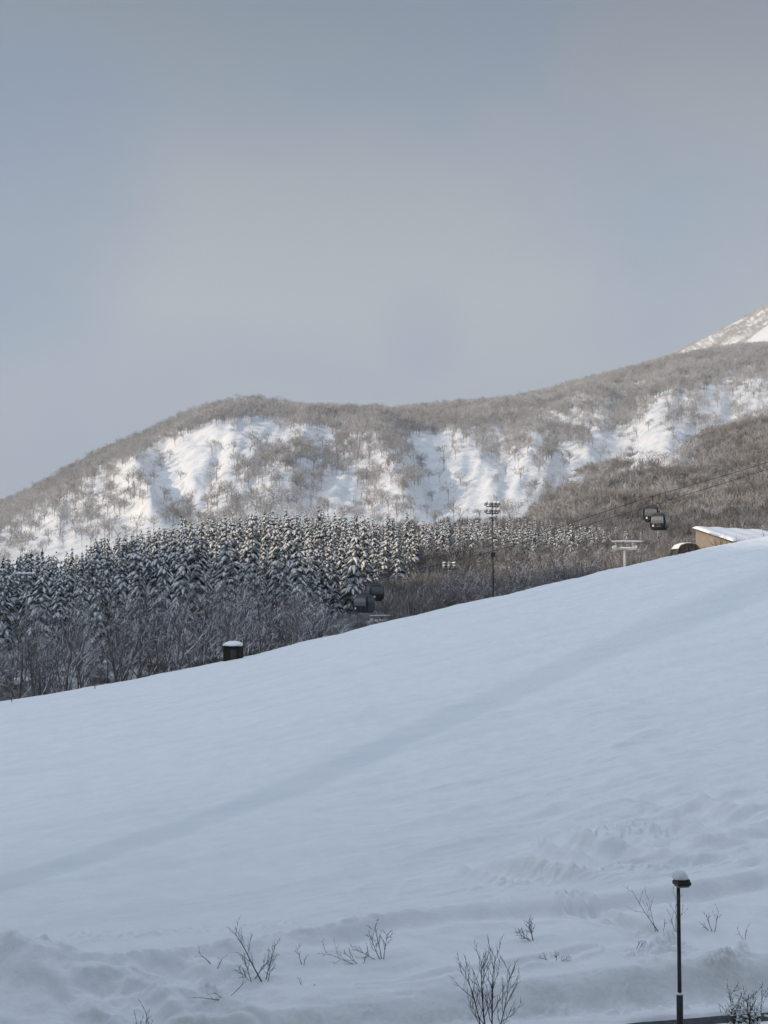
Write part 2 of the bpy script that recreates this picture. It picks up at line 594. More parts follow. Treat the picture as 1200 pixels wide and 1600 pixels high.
    # ski tracks running off the edge
    for off in (0, 17, 34):
        dd, _ = seg_dist(px, py, [(868 + off, 1396), (893 + off, 1418), (925 + off, 1440), (985 + off, 1458)])
        h += -0.24 * np.exp(-(dd / 4.2) ** 2) + 0.11 * np.exp(-((dd - 8) / 3.0) ** 2)
    for pts in ([(560, 1538), (680, 1530), (740, 1517), (800, 1505), (850, 1493)], [(770, 1512), (840, 1498), (930, 1484)]):
        dd, _ = seg_dist(px, py, pts)
        h += -0.06 * np.exp(-(dd / 3.0) ** 2) + 0.05 * np.exp(-((dd - 6) / 3.0) ** 2)
    # fallen clumps
    for cx, cy, rx, ry, am in ((1035, 1478, 26, 14, .30), (1120, 1500, 34, 16, .25), (1000, 1492, 30, 10, .18), (1150, 1482, 8, 12, .2), (335, 1551, 24, 10, .25)):
        g = np.exp(-((px - cx) / rx) ** 2 - ((py - cy) / ry) ** 2)
        h += am * g * (0.3 + 1.5 * np.abs(fbm(X / 0.35, Y / 0.35, 3, 61)))
    # ploughed heaps bottom left
    heap = np.exp(-((px - 60) / 95) ** 2) * np.exp(-((Y - (ye - 0.8)) / 0.95) ** 2)
    h += heap * (0.75 + 0.24 * fbm(X / 1.3, Y / 1.1, 2, 71) + 0.05 * np.abs(fbm(X / 0.35, Y / 0.35, 2, 72)))
    hp2 = np.exp(-((px + 130) / 120) ** 2) * np.exp(-((Y - (ye - 0.9)) / 1.0) ** 2)
    h += hp2 * (0.60 + 0.24 * fbm(X / 1.2, Y / 1.0, 2, 73))
    for cx, cy, r_, am in ((82, 1492, 16, .22), (55, 1488, 22, .15), (110, 1500, 18, .12), (20, 1500, 20, .12)):
        h += am * np.clip(1 - ((px - cx) / r_) ** 2 - ((py - cy) / (r_ * .8)) ** 2, 0, 1) ** 0.6
    left = sm(px, 480, 380) * sm(px, 60, 170) * sm(Y, ye - 0.1, ye - 0.9)
    swirl = seg_dist(px, py, [(150, 1490), (210, 1530), (300, 1570), (420, 1600)])[0]
    h += left * (0.20 * np.sin(swirl / 8.0 + 2.5 * fbm(X / 2.5, Y / 2.0, 2, 82)) * np.clip(0.7 + fbm(X / 1.8, Y / 1.8, 2, 83), 0, 1.3) + 0.18 * fbm(X / 1.2, Y / 0.9, 3, 81) + 0.03 * fbm(X / .3, Y / .3, 2, 85))
    # rough cut face of the bank and the clods at its foot
    face = sm(Y, yb - 0.1, yb + 0.2) * sm(Y, yt + 0.35, yt)
    h += face * (0.10 * fbm(X / 1.6, Y / 0.8, 2, 91) + 0.11 * np.abs(fbm(X / 0.35, Y / 0.35, 2, 95)) * np.clip(0.1 + 1.6 * fbm(X / 2.2, Y / 2, 2, 96), 0, 1))
    foot = np.exp(-((Y - (yb - 0.12)) / 0.16) ** 2)
    h += foot * 0.16 * np.clip(fbm(X / 0.35, Y / 0.5, 2, 97) * 1.6, 0, 1)
    front = sm(Y, yb - 0.05, yb - 0.5)
    h += front * (0.035 * fbm(X / 1.4, Y / 0.7, 3, 99) + 0.05)
    # swept strip of road with thin edge
    road = sm(Y, yb - 1.95, yb - 1.70) * sm(Y, yb - 0.70, yb - 0.92) * sm(px, 930, 1010)
    h -= road * 0.16
    dirt = face * np.clip(0.6 + 0.5 * fbm(X / 1.8, Y / 1.2, 3, 93), 0, 1) * 0.42 + front * 0.12
    dirt = np.maximum(dirt, 0.35 * np.exp(-((px - 330) / 50) ** 2 - ((py - 1555) / 16) ** 2))
    dark_tone = pist * (np.exp(-((sd - 0.1 * wid) / (1.0 * wid)) ** 6) * 0.62 + 0.25 * sm(fbm(ux / 22, uy / 2.2, 4, 111), 0.05, 0.5) + 0.3 * churn * sm(fbm(ux / 5, uy / 1.2, 3, 112), 0, .5))  # slightly darker snow colour along the lane, in streaks and over churned patches
    return h, np.clip(dirt, 0, 1), np.clip(dark_tone, 0, 1)


def slope_z(X, Y):
    """height of the finished snow at a point"""
    X, Y = np.atleast_1d(np.asarray(X, float)), np.atleast_1d(np.asarray(Y, float))
    b = slope_base(X, Y)
    return float((b[0] + slope_detail(X, Y, *b)[0])[0])


us = np.concatenate([np.linspace(-0.62, -0.34, 90, endpoint=False), np.linspace(-0.34, 0.34, 860), np.linspace(0.34, 0.62, 91)[1:]])
ys = np.concatenate([np.linspace(26, 36, 24, endpoint=False), np.linspace(36, 50, 290, endpoint=False), np.linspace(50, 80, 240, endpoint=False), np.linspace(80, 165, 240, endpoint=False), np.linspace(165, 200, 12)])
U, YY = np.meshgrid(us, ys)
XX = U * YY
b = slope_base(XX, YY)
hh, dirt, dark_tone = slope_detail(XX, YY, *b)
ZZ = b[0] + hh
me = mesh_np('snow_slope', np.stack([XX, YY, ZZ], -1), grid_faces(*XX.shape), M_SNOW, True, {'dirt': dirt, 'dark_tone': dark_tone})
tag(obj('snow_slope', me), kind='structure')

# the swept road edge: asphalt lying just under the snow, bare where the snow was scraped off
rx = np.linspace(2, 26, 120)
rpx = 600 + F * rx / 39.5
rv = []
for o_ in (-2.3, -0.55):
    yy = lin(600 + F * rx / 39.5, BANK_Y) + o_
    rv.append(np.stack([rx, yy, rx * 0 + 0.012], -1))
me = mesh_np('road', np.stack(rv, 0), grid_faces(2, 120), plain('asphalt', (0.035, 0.035, 0.038), (0.07, 0.07, 0.075), 5, 0.75, bmp=0.01), False)
tag(obj('road', me), kind='structure')

# ground round the viewpoint
gx, gy = np.meshgrid(np.linspace(-400, 400, 81), np.linspace(-260, 26, 40))
gz = 0.12 + 0.05 * fbm(gx / 9, gy / 9, 3, 3) - 0.12 * sm(gy, 20, 26) * 0
me = mesh_np('snow_yard', np.stack([gx, gy, gz], -1), grid_faces(*gx.shape), M_FARSNOW, True)
tag(obj('snow_yard', me), kind='structure')

# ------------------------------------------------------------------ valley, mountain, hillside, peak
V250 = [(-600, 0), (0, 3), (300, 5), (600, 7), (1000, 10), (1200, 13), (1800, 24)]
V420 = [(-600, 4), (0, 8), (100, 11), (200, 19), (300, 22), (450, 25), (650, 24), (850, 25), (1000, 25), (1200, 29), (1800, 48)]
V540 = [(-600, 20), (0, 24), (200, 34), (450, 38), (850, 40), (1200, 50), (1800, 60)]


def valley_z(X, Y):
    px = PX(X, Y)
    yc = lin(px, CREST_Y)
    zc = zat(np.clip(lin(px, CREST_PY), 640, 1300), yc)
    ya = yc + 24
    za = zc - 6.5
    z2, z4, z5 = lin(px, V250), lin(px, V420), lin(px, V540)
    z = np.where(Y < ya, zc - 1.2 + (za - zc + 1.2) * np.clip((Y - yc) / 24, -0.3, 1), 0)
    z = np.where((Y >= ya) & (Y < 250), za + (z2 - za) * sm(Y, ya - 10, 250), z)
    z = np.where((Y >= 250) & (Y < 420), z2 + (z4 - z2) * (Y - 250) / 170, z)
    z = np.where(Y >= 420, z4 + (z5 - z4) * (Y - 420) / 120, z)
    return z + 0.8 * fbm(X / 25, Y / 25, 3, 7)


u2, y2 = np.meshgrid(np.linspace(-0.75, 0.75, 240), np.concatenate([np.linspace(150, 330, 60, endpoint=False), np.linspace(330, 620, 60)]))
x2 = u2 * y2
me = mesh_np('valley_ground', np.stack([x2, y2, valley_z(x2, y2)], -1), grid_faces(*x2.shape), M_FARSNOW, True)
tag(obj('valley_ground', me), kind='structure')

SKYLINE = [(-600, 1010), (-300, 920), (-100, 830), (0, 796), (50, 776), (100, 746), (150, 718), (200, 696), (250, 671), (300, 650), (340, 638), (390, 631), (430, 635), (480, 643), (520, 645), (580, 649), (640, 645), (700, 638), (760, 635), (800, 630), (860, 618), (920, 600), (980, 586), (1040, 569), (1100, 556), (1150, 549), (1200, 545), (1500, 520), (1900, 540)]
RIDGE_Y = [(-600, 900), (0, 1050), (400, 1150), (800, 1300), (1200, 1550), (1900, 1800)]
MB_Y = 500.0


def mountain_z(X, Y):
    px = PX(X, Y)
    zb = lin(px, V540) - 6
    yr = lin(px, RIDGE_Y)
    zr = zat(np.clip(lin(px, SKYLINE), 480, 1100), yr)
    s = (Y - MB_Y) / (yr - MB_Y)
    sc = np.clip(s, 0, 1)
    z = zb + (zr - zb) * (0.78 * sc + 0.22 * np.sin(sc * math.pi / 2))
    z = np.where(s > 1, zr - (Y - yr) * 0.25, z)
    py = proj(X, Y, z)[1]
    k = sm(sc, 0.0, 0.15) * sm(sc, 1.0, 0.72)
    r = np.zeros_like(z)
    # spurs that stand out and bowls that are cut in
    for pts, amp, w in (([(200, 728), (208, 750), (235, 800), (250, 840)], 12, 26), ([(250, 690), (262, 740), (262, 800)], -9, 24),
                        ([(330, 660), (318, 700), (300, 760)], 5, 16), ([(360, 700), (372, 740), (340, 800)], 8, 26),
                        ([(580, 700), (600, 725), (625, 760), (640, 810)], 15, 38), ([(680, 670), (675, 730), (690, 790)], -11, 28),
                        ([(745, 700), (765, 740), (770, 790)], 5, 18), ([(835, 690), (838, 740), (825, 790)], 8, 34), ([(480, 680), (450, 730), (430, 800)], 9, 40),
                        ([(900, 660), (880, 720), (860, 770)], -8, 30), ([(985, 640), (960, 700), (930, 740)], -9, 32), ([(925, 640), (905, 690)], 5, 26), ([(1050, 650), (1060, 680), (1050, 720)], 6, 34), ([(1140, 600), (1150, 650)], -8, 30)):
        dd, _ = seg_dist(px, py, pts)
        r += amp * np.exp(-(dd / w) ** 2)
    rib = fbm(px / 26 + 0.012 * (py - 700), py / 150, 4, 15)
    z = z + k * (r * 0.68 + 1.7 * rib + 4 * fbm(px / 120, py / 90, 3, 16) + 1.5 * fbm(X / 14, Y / 22, 3, 18))
    return z


m_px = np.linspace(-560, 1860, 560)
m_s = np.concatenate([np.linspace(0, 1.0, 210), [1.03, 1.08, 1.2, 1.45]])
PXg, Sg = np.meshgrid(m_px, m_s)
Yg = MB_Y + (lin(PXg, RIDGE_Y) - MB_Y) * Sg
Xg = (PXg - 600) / F * Yg * CP
me = mesh_np('mountain', np.stack([Xg, Yg, mountain_z(Xg, Yg)], -1), grid_faces(*Xg.shape), M_FARSNOW, True)
tag(obj('mountain', me), kind='structure')

HILL_SKY = [(480, 900), (560, 850), (640, 818), (700, 812), (760, 808), (820, 784), (870, 768), (900, 756), (950, 742), (1000, 731), (1050, 716), (1100, 700), (1150, 686), (1200, 670), (1500, 560), (1900, 480)]
H0, H1 = 430.0, 700.0


def hill_z(X, Y):
    px = PX(X, Y)
    zb = valley_z(X * 0 + (px - 600) / F * H0, np.full(np.shape(X), H0)) - 3
    zr = zat(lin(px, HILL_SKY), H1)
    s = (Y - H0) / (H1 - H0)
    z = zb + (zr - zb) * np.clip(s, 0, 1)
    z = np.where(s > 1, zr - (Y - H1) * 0.35, z)
    return z + sm(s, 0, .2) * sm(s, 1.1, .85) * (4.0 * fbm(X / 60, Y / 60, 3, 25) + 1.2 * fbm(X / 15, Y / 15, 2, 26))


h_px, h_y = np.meshgrid(np.linspace(470, 1880, 260), np.concatenate([np.linspace(H0, H1, 80), [720, 760, 820]]))
hx = (h_px - 600) / F * h_y * CP
me = mesh_np('hillside', np.stack([hx, h_y, hill_z(hx, h_y)], -1), grid_faces(*hx.shape), M_FARSNOW, True)
tag(obj('hillside', me), kind='structure')

PEAK_SKY = [(900, 640), (1000, 580), (1050, 562), (1100, 534), (1150, 505), (1200, 484), (1350, 420), (1600, 380), (1900, 420)]
P0, P1 = 1700.0, 2700.0


def peak_z(X, Y):
    px = PX(X, Y)
    zr = zat(lin(px, PEAK_SKY), P1)
    zb = zr - 260
    s = (Y - P0) / (P1 - P0)
    z = zb + (zr - zb) * np.clip(s, 0, 1)
    z = np.where(s > 1, zr - (Y - P1) * 0.3, z)
    return z + sm(s, 1.05, 0.9) * (14 * fbm(X / 120, Y / 160, 4, 35))


p_px, p_y = np.meshgrid(np.linspace(880, 1880, 200), np.concatenate([np.linspace(P0, P1, 90), [2760, 2900, 3200]]))
pxx = (p_px - 600) / F * p_y * CP
me = mesh_np('peak', np.stack([pxx, p_y, peak_z(pxx, p_y)], -1), grid_faces(*pxx.shape), M_FARSNOW, True)
tag(obj('peak', me), kind='structure')

# the ridge behind the viewpoint that keeps the slope in shade
RB, HB = 420.0, 0
ta, tb = np.meshgrid(np.linspace(-900, 900, 120), np.linspace(-1, 1, 41))
ca, sa = math.cos(SUN_A), math.sin(SUN_A)
crest_h = 18.6 + (108 + RB) * math.tan(SUN_EL)
wx = -(RB + tb * 170) * ca - ta * sa
wy = -(RB + tb * 170) * sa + ta * ca
wz = (crest_h + 3.0 * fbm(ta / 60, tb * 0, 3, 44)) * np.clip(1 - np.abs(tb) ** 1.3, 0, 1) + 4 * fbm(wx / 50, wy / 50, 3, 45) * np.abs(tb) - 1
me = mesh_np('ridge', np.stack([wx, wy, wz], -1), grid_faces(*wx.shape), M_FARSNOW, True)
tag(obj('ridge', me), kind='structure')

# a wide sheet under everything, out to the horizon
gx, gy = np.meshgrid(np.linspace(-2600, 2600, 40), np.linspace(-1000, 3900, 40))
me = mesh_np('ground', np.stack([gx, gy, gx * 0 - 25], -1), grid_faces(40, 40), M_FARSNOW, True)
tag(obj('ground', me), kind='structure')


# the hotel whose window the view is taken from: unseen, sized to shade the near ground from the sky behind
hm = MB().box((25, -11.5, 21), (130, 18, 44))
for fl in range(12):
    hm.box((25, -2.4, 3.2 + fl * 3.3), (130.4, .5, .35))
for k in range(26):
    hm.box((-38 + k * 5, -2.35, 21), (.5, .5, 43.4))
hm.box((-43, 5, 21), (16, 52, 44))  # side wing invented out of view to keep sky glow off the foreground
for fl in range(12):
    hm.box((-34.9, 5, 3.2 + fl * 3.3), (.5, 52.4, .35))
hotel_with_added_wing = hm.build('hotel_with_added_wing', plain('hotel_render', (0.16, 0.15, 0.14), (0.20, 0.185, 0.17), 0.3, 0.9, 0.2))
tag(hotel_with_added_wing, kind='structure')

# winter air
hb = MB().box((0, 1480, 420), (5400, 5100, 900), 0, 0.01)
hme = bpy.data.materials.new('winter_haze')
hme.use_nodes = True
hme.node_tree.nodes.clear()
pv = nn(hme.node_tree, 'ShaderNodeVolumePrincipled')
pv.inputs['Color'].default_value = (0.92, 0.95, 1.0, 1)
pv.inputs['Density'].default_value = 0.00010
pv.inputs['Anisotropy'].default_value = 0.2
ho = nn(hme.node_tree, 'ShaderNodeOutputMaterial')
hme.node_tree.links.new(pv.outputs[0], ho.inputs['Volume'])
tag(hb.build('haze', hme), 'thin winter haze over the valley', kind='stuff')

# ------------------------------------------------------------------ trees
def tubes(segs, ns):
    """segs: (n, 8) p0, p1, r0, r1 -> verts, quads"""
    s = np.asarray(segs, float)
    p0, p1, r0, r1 = s[:, 0:3], s[:, 3:6], s[:, 6], s[:, 7]
    t = p1 - p0
    t /= np.linalg.norm(t, axis=1, keepdims=True) + 1e-9
    ref = np.where(np.abs(t[:, 2:3]) < 0.9, [[0, 0, 1.0]], [[1.0, 0, 0]])
    a = np.cross(t, ref)
    a /= np.linalg.norm(a, axis=1, keepdims=True) + 1e-9
    bb = np.cross(t, a)
    th = np.arange(ns) * 2 * math.pi / ns
    ring = a[:, None, :] * np.cos(th)[None, :, None] + bb[:, None, :] * np.sin(th)[None, :, None]
    v = np.stack([p0[:, None, :] + ring * r0[:, None, None], p1[:, None, :] + ring * r1[:, None, None]], 1)
    n = len(s)
    base = (np.arange(n) * 2 * ns)[:, None]
    k = np.arange(ns)[None, :]
    j = (k + 1) % ns
    f = np.stack([base + k, base + ns + k, base + ns + j, base + j], -1).reshape(-1, 4)
    return v.reshape(-1, 3), f


def grow(rng, out, p, d, length, rad, level, spec):
    """one branch as a bent chain of segments, with its side branches"""
    nseg = spec['segs'][min(level, len(spec['segs']) - 1)]
    p, d = Vector(p), Vector(d).normalized()
    kids = spec['kids'][level] if level < len(spec['kids']) else 0
    start = spec['start'][min(level, len(spec['start']) - 1)]
    pts = []
    for i in range(nseg):
        j = spec['jit'] * (0.4 if level == 0 else 1)
        d = (d + Vector((rng.gauss(0, j), rng.gauss(0, j), rng.gauss(0, j) + spec['lift'] * (0.3 if level == 0 else 1)))).normalized()
        q = p + d * (length / nseg)
        r0 = rad * (1 - i / nseg * 0.75)
        r1 = rad * (1 - (i + 1) / nseg * 0.75)
        out.append((level, (*p, *q, r0, r1)))
        pts.append((p.copy(), d.copy(), r0))
        p = q
    for k in range(kids):
        t = start + (1 - start) * ((k + rng.uniform(0.1, 0.9)) / kids)
        i = min(int(t * nseg), nseg - 1)
        p0, d0, r0 = pts[i]
        p0 = p0 + d0 * (length / nseg) * (t * nseg - i)
        az = rng.uniform(0, 6.283) if level else k * 2.4 + rng.uniform(-.4, .4)
        side = d0.cross(Vector((math.cos(az), math.sin(az), 0.3))).normalized()
        ang = R(rng.uniform(*spec['angle']))
        nd = d0 * math.cos(ang) + side * math.sin(ang)
        nl = length * spec['ratio'] * (1.15 - 0.55 * t if level == 0 else 1.0 - 0.4 * t) * rng.uniform(0.75, 1.2)
        grow(rng, out, p0, nd, nl, max(r0 * 0.55, spec['rmin']), level + 1, spec)


BARE = dict(segs=(9, 7, 5, 3), kids=(11, 7, 5), start=(0.22, 0.15, 0.15), jit=0.17, lift=0.05, angle=(28, 62), ratio=0.45, rmin=0.024)


def bare_meshes(seed, mat, h=14.0, spec=BARE, fork=False):
    rng = random.Random(seed)
    segs = []
    sp = dict(spec)
    grow(rng, segs, (0, 0, -0.4), (rng.uniform(-.06, .06), rng.uniform(-.06, .06), 1), h, 0.20, 0, sp)
    if fork:
        grow(rng, segs, (0, 0, h * .18), (rng.uniform(-.5, .5), rng.uniform(-.5, .5), 1), h * .75, 0.14, 0, sp)
    tr = [s for l, s in segs if l == 0]
    br = [s for l, s in segs if l > 0]
    v, f = tubes(tr, 7)
    a = mesh_np('trunk', v, f, mat, True)
    v, f = tubes(br, 3)
    return a, mesh_np('crown', v, f, mat, False)


def make_bare(name, meshes, label, group):
    o = thing(name, label, 'bare tree', group=group)
    obj('trunk', meshes[0], o)
    obj('crown', meshes[1], o)
    return o


def branch_lumps(rng, h, r0, tiers, per, stations, lift, thick, width, low=0.06, jit=1.0):
    """drooping conifer boughs as closed lumps; returns verts, quads"""
    V, Fc = [], []
    n = 0
    total = int(tiers * per * 1.15)
    for bi in range(total):
        q = bi / total
        t = low + (0.985 - low) * (1 - (1 - q) ** 0.62)      # more boughs low down, where the crown is wide
        rr = r0 * (1 - t) ** 0.85 + 0.10
        if True:
            az = bi * 2.399 + rng.uniform(-.4, .4) * jit
            L = rr * rng.uniform(0.62, 1.25)
            z0 = h * t + rng.uniform(-.4, .4) * h / tiers
            rise, droop = rng.uniform(0.05, .22), rng.uniform(0.5, 1.0)
            w = L * width * rng.uniform(0.8, 1.25) + 0.08
            ca_, sa_ = math.cos(az), math.sin(az)
            for i in range(stations):
                s = i / (stations - 1)
                x = L * (0.04 + 0.96 * s)
                z = z0 + L * (rise * s - droop * s * s) + lift
                ww = w * (0.35 + 1.0 * math.sin(min(s * 1.15 + 0.12, 1.0) * math.pi * 0.86)) * rng.uniform(.75, 1.25)
                tk = thick * (0.45 + 0.55 * math.sin(s * math.pi)) * rng.uniform(.7, 1.3)
                if i == stations - 1:
                    ww *= 0.35
                    tk *= 0.5
                for (a_, b_) in ((-ww, -tk * .6), (0, tk), (ww, -tk * .6), (0, -tk * .9)):
                    V.append((x * ca_ - a_ * sa_, x * sa_ + a_ * ca_, z + b_))
            for i in range(stations - 1):
                for q in range(4):
                    q2 = (q + 1) % 4
                    Fc.append((n + i * 4 + q, n + i * 4 + q2, n + i * 4 + 4 + q2, n + i * 4 + 4 + q))
            e = n + (stations - 1) * 4
            Fc.append((e, e + 1, e + 2, e + 3))
            n += stations * 4
    return V, Fc


def conifer_arrays(seed, h=13.0, r0=2.1, tiers=13, per=9, stations=5, load=0.62):
    rng = random.Random(seed)
    st = rng.getstate()
    nv, nf = branch_lumps(rng, h, r0, tiers, per, stations, 0.0, 0.13, 0.20)
    rng.setstate(st)
    sv, sf = branch_lumps(rng, h, r0 * 0.98, tiers, per, stations, 0.13, 0.15, 0.155)
    # leave some boughs bare of snow
    r2 = random.Random(seed + 99)
    nb = stations * 4
    keep = []
    per_b = (stations - 1) * 4 + 1
    for b_ in range(len(sv) // nb):
        if r2.random() < load:
            keep += sf[b_ * per_b:(b_ + 1) * per_b]
    return (np.array(nv), np.array(nf)), (np.array(sv), np.array(keep))


def crown_mesh(arr):
    (nv, nf), (sv, sf) = arr
    me = mesh_np('crown', np.concatenate([nv, sv]), np.concatenate([nf, sf + len(nv)]), [M_NEEDLE, M_CSNOW])
    me.polygons.foreach_set('material_index', np.concatenate([np.zeros(len(nf), np.int32), np.ones(len(sf), np.int32)]))
    me.polygons.foreach_set('use_smooth', np.concatenate([np.zeros(len(nf), bool), np.ones(len(sf), bool)]))
    return me


CONIFERS = []
for s in range(12):
    rr = random.Random(500 + s)
    arr = conifer_arrays(500 + s, 13.0, rr.uniform(1.6, 2.3), rr.choice((12, 13, 14, 15)), rr.choice((8, 9)), 5, rr.uniform(0.42, 0.85))
    tr = MB().tube([(0, 0, -0.5), (0, 0, 6), (0, 0, 12.7)], [0.17, 0.11, 0.02], 7).mesh('trunk', M_BARK, True)
    CONIFERS.append((tr, crown_mesh(arr)))
BARES = [bare_meshes(40 + i, M_BARK, 14.0, BARE, i % 2 == 1) for i in range(6)]
THICK = dict(BARE, kids=(10, 7, 4), start=(0.36, 0.2, 0.2), angle=(20, 46), lift=0.09, jit=0.12, rmin=0.032, ratio=0.46)
BIGS = [bare_meshes(140 + i, M_BARK, 14.0, THICK, i % 3 == 0) for i in range(4)]
BROWN = dict(BARE, kids=(12, 7, 4), ratio=0.46, start=(0.18, 0.2, 0.2), jit=0.14, rmin=0.03)
BROWNS = [bare_meshes(70 + i, M_BARKB, 10.0, BROWN, i % 2 == 0) for i in range(5)]

CON_TOP = [(-200, 905), (0, 862), (60, 852), (100, 870), (150, 836), (200, 829), (250, 816), (300, 806), (350, 800), (400, 793), (450, 789), (500, 795), (600, 805), (650, 806), (700, 808), (760, 812), (800, 815), (850, 818), (900, 820), (950, 828), (1000, 835), (1100, 850)]
CON_BOT = [(-200, 1000), (0, 1020), (200, 1020), (400, 1000), (500, 980), (560, 962), (600, 948), (640, 928), (660, 890), (700, 872), (760, 866), (850, 862), (940, 853), (1010, 850), (1100, 855)]
rng = np.random.default_rng(12)
cand = []
N = 60000
px = rng.uniform(-160, 1100, N)
q = rng.random(N) ** 0.8
Y = np.where(px < 660, np.where(px < 330, 195, 218) + 215 * q, 330 + 110 * q)
X = (px - 600) / F * Y * CP
z = valley_z(X, Y)
h = np.where(px < 420, rng.triangular(11.0, 17.0, 24.0, N), np.where(px < 660, rng.triangular(8.5, 15.0, 22.0, N), rng.uniform(8, 14.5, N)))
tp, bp = proj(X, Y, z + h)[1], proj(X, Y, z)[1]
ok = (tp >= lin(px, CON_TOP) + 2 - 16 * (rng.random(N) < 0.12) * rng.random(N)) & (bp <= lin(px, CON_BOT) + np.where(px < 660, 4, 45))
gap = np.where(px < 420, 4.9, np.where(px < 660, 4.3, 3.4))
TX = np.zeros(1000)
TY = np.zeros(1000)
for i in np.nonzero(ok)[0]:
    m = len(cand)
    if m >= 1000:
        break
    if m and np.min((TX[:m] - X[i]) ** 2 + (TY[:m] - Y[i]) ** 2) < gap[i] ** 2:
        continue
    TX[m], TY[m] = X[i], Y[i]
    cand.append((float(X[i]), float(Y[i]), float(z[i]), float(h[i]), float(px[i]), float(tp[i]), float(bp[i])))
print('conifers', len(cand))
# nearest first: they show largest
cand.sort(key=lambda c: c[1] - 0.0)
n_ind = 296
inframe = [c for c in cand if -15 < c[4] < 1215]
ind = inframe[:n_ind]
rest = inframe[n_ind:] + [c for c in cand if not -15 < c[4] < 1215]


def conifer_label(c):
    px, tp = c[4], c[5]
    if px < 120:
        return 'dark conifer dusted with snow in full shade at the left edge of the forest', 'shaded conifers at the left edge'
    if px < 350:
        return 'snow laden conifer in the shaded forest above and left of the small dark hut', 'conifers left of the hut'
    if px < 545:
        return 'snow laden conifer rising behind the bare woods between hut and lower gondola pair', 'conifers between hut and gondolas'
    if px < 660:
        return 'sunlit snow covered conifer standing right behind the lower gondola pair', 'conifers behind the lower gondolas'
    if px < 775:
        return 'short snowy conifer above the brown woods just left of the tall floodlight mast', 'conifers left of the floodlight mast'
    return 'short snowy conifer in the thin row right of the tall floodlight mast', 'conifers right of the floodlight mast'


rg = random.Random(3)


def place_conifer(k, X, Y, z, h, lab, grp, wide=1.0):
    tr, cr = CONIFERS[k % len(CONIFERS)]
    o = thing('snowy_conifer', lab, 'conifer', (X, Y, z), rg.uniform(0, 6.28), grp)
    o.rotation_euler = (rg.gauss(0, .03), rg.gauss(0, .03), rg.uniform(0, 6.28))
    s = h / 13.0
    o.scale = (s * wide, s * wide, s)
    obj('trunk', tr, o)
    obj('crown', cr, o)
    return o


for i, c in enumerate(ind):
    lab, grp = conifer_label(c)
    place_conifer(rg.randrange(12), c[0], c[1], c[2], c[3], lab, grp, rg.uniform(0.85, 1.15))

# the farther rows: one mass
LOW = [conifer_arrays(900 + s, 13.0, 2.1, 11, 7, 4) for s in range(4)]


def scatter(name, items, templates, mat, smooth=False):
    """merge many copies of template meshes; items: X, Y, z, scale, rz, template"""
    vs, fs, n = [], [], 0
    for X, Y, z, s, rz, k in items:
        v, f = templates[k]
        c_, s_ = math.cos(rz), math.sin(rz)
        sx = s if not isinstance(s, tuple) else s[0]
        sz = s if not isinstance(s, tuple) else s[1]
        w = np.empty_like(v, dtype=np.float32)
        w[:, 0] = (v[:, 0] * c_ - v[:, 1] * s_) * sx + X
        w[:, 1] = (v[:, 0] * s_ + v[:, 1] * c_) * sx + Y
        w[:, 2] = v[:, 2] * sz + z
        vs.append(w)
        fs.append(f + n)
        n += len(v)
    return mesh_np(name, np.concatenate(vs), np.concatenate(fs), mat, smooth)


its = [(c[0], c[1], c[2], (c[3] / 13.0 * rg.uniform(.9, 1.3), c[3] / 13.0), rg.uniform(0, 6.28), rg.randrange(4)) for c in rest]
con = tag(obj('conifer_forest', scatter('conifer_forest', its, [l[0] for l in LOW], M_NEEDLE)), 'dense snow laden conifer forest filling the far rows below the mountain', 'forest', kind='stuff')
sn = obj('snow', scatter('snow', its, [l[1] for l in LOW], M_CSNOW, True), con)

# bare woods standing behind the crest of the slope
bare_items = []


def bare_label(px):
    if px < 150:
        return 'leafless snow dusted tree in the dark woods at the far left of the crest', 'bare trees at the far left'
    if px < 345:
        return 'leafless snow dusted tree behind the crest, left of the small dark hut', 'bare trees left of the hut'
    if px < 540:
        return 'leafless snow dusted tree behind the crest between hut and lower gondola pair', 'bare trees between hut and gondolas'
    if px < 760:
        return 'brown leafless tree between the lower gondola pair and the tall floodlight mast', 'bare trees left of the floodlight mast'
    if px < 960:
        return 'brown leafless tree between the tall floodlight mast and the cream lift tower', 'bare trees right of the floodlight mast'
    return 'brown leafless tree beyond the cream lift tower and the tan station building', 'bare trees by the station'


spots = []
N = 20000
PXb = rng.uniform(-60, 1260, N)
lefts = PXb < 560
Yb = lin(PXb, CREST_Y) + np.where(lefts, rng.uniform(9, 75, N), rng.uniform(22, 190, N))
Xb = (PXb - 600) / F * Yb * CP
Zb = valley_z(Xb, Yb)
limb = np.where(lefts, lin(PXb, [(0, 940), (150, 915), (300, 915), (380, 878), (450, 905), (520, 935), (560, 950)]),
                lin(PXb, [(560, 952), (610, 952), (650, 930), (690, 892), (770, 872), (850, 862), (950, 850), (1050, 845), (1200, 810)]))
limb = limb + rng.uniform(0, 1, N) * np.where(lefts, 90, 30)
limb = np.where((PXb > 490) & (PXb < 650) & (Yb < 204), np.maximum(limb, 962), limb)
Hb = np.minimum(np.where(lefts, rng.uniform(10, 15, N), rng.uniform(7, 11, N)), zat(limb, Yb) - Zb)
okb = (Hb > np.where(lefts, np.where((PXb > 490) & (Yb < 204), 3.5, 6), 3.8)) & ~((PXb > 945) & (PXb < 1115) & (Yb < 195)) & ~((PXb > 535) & (PXb < 606) & (Yb < 196))
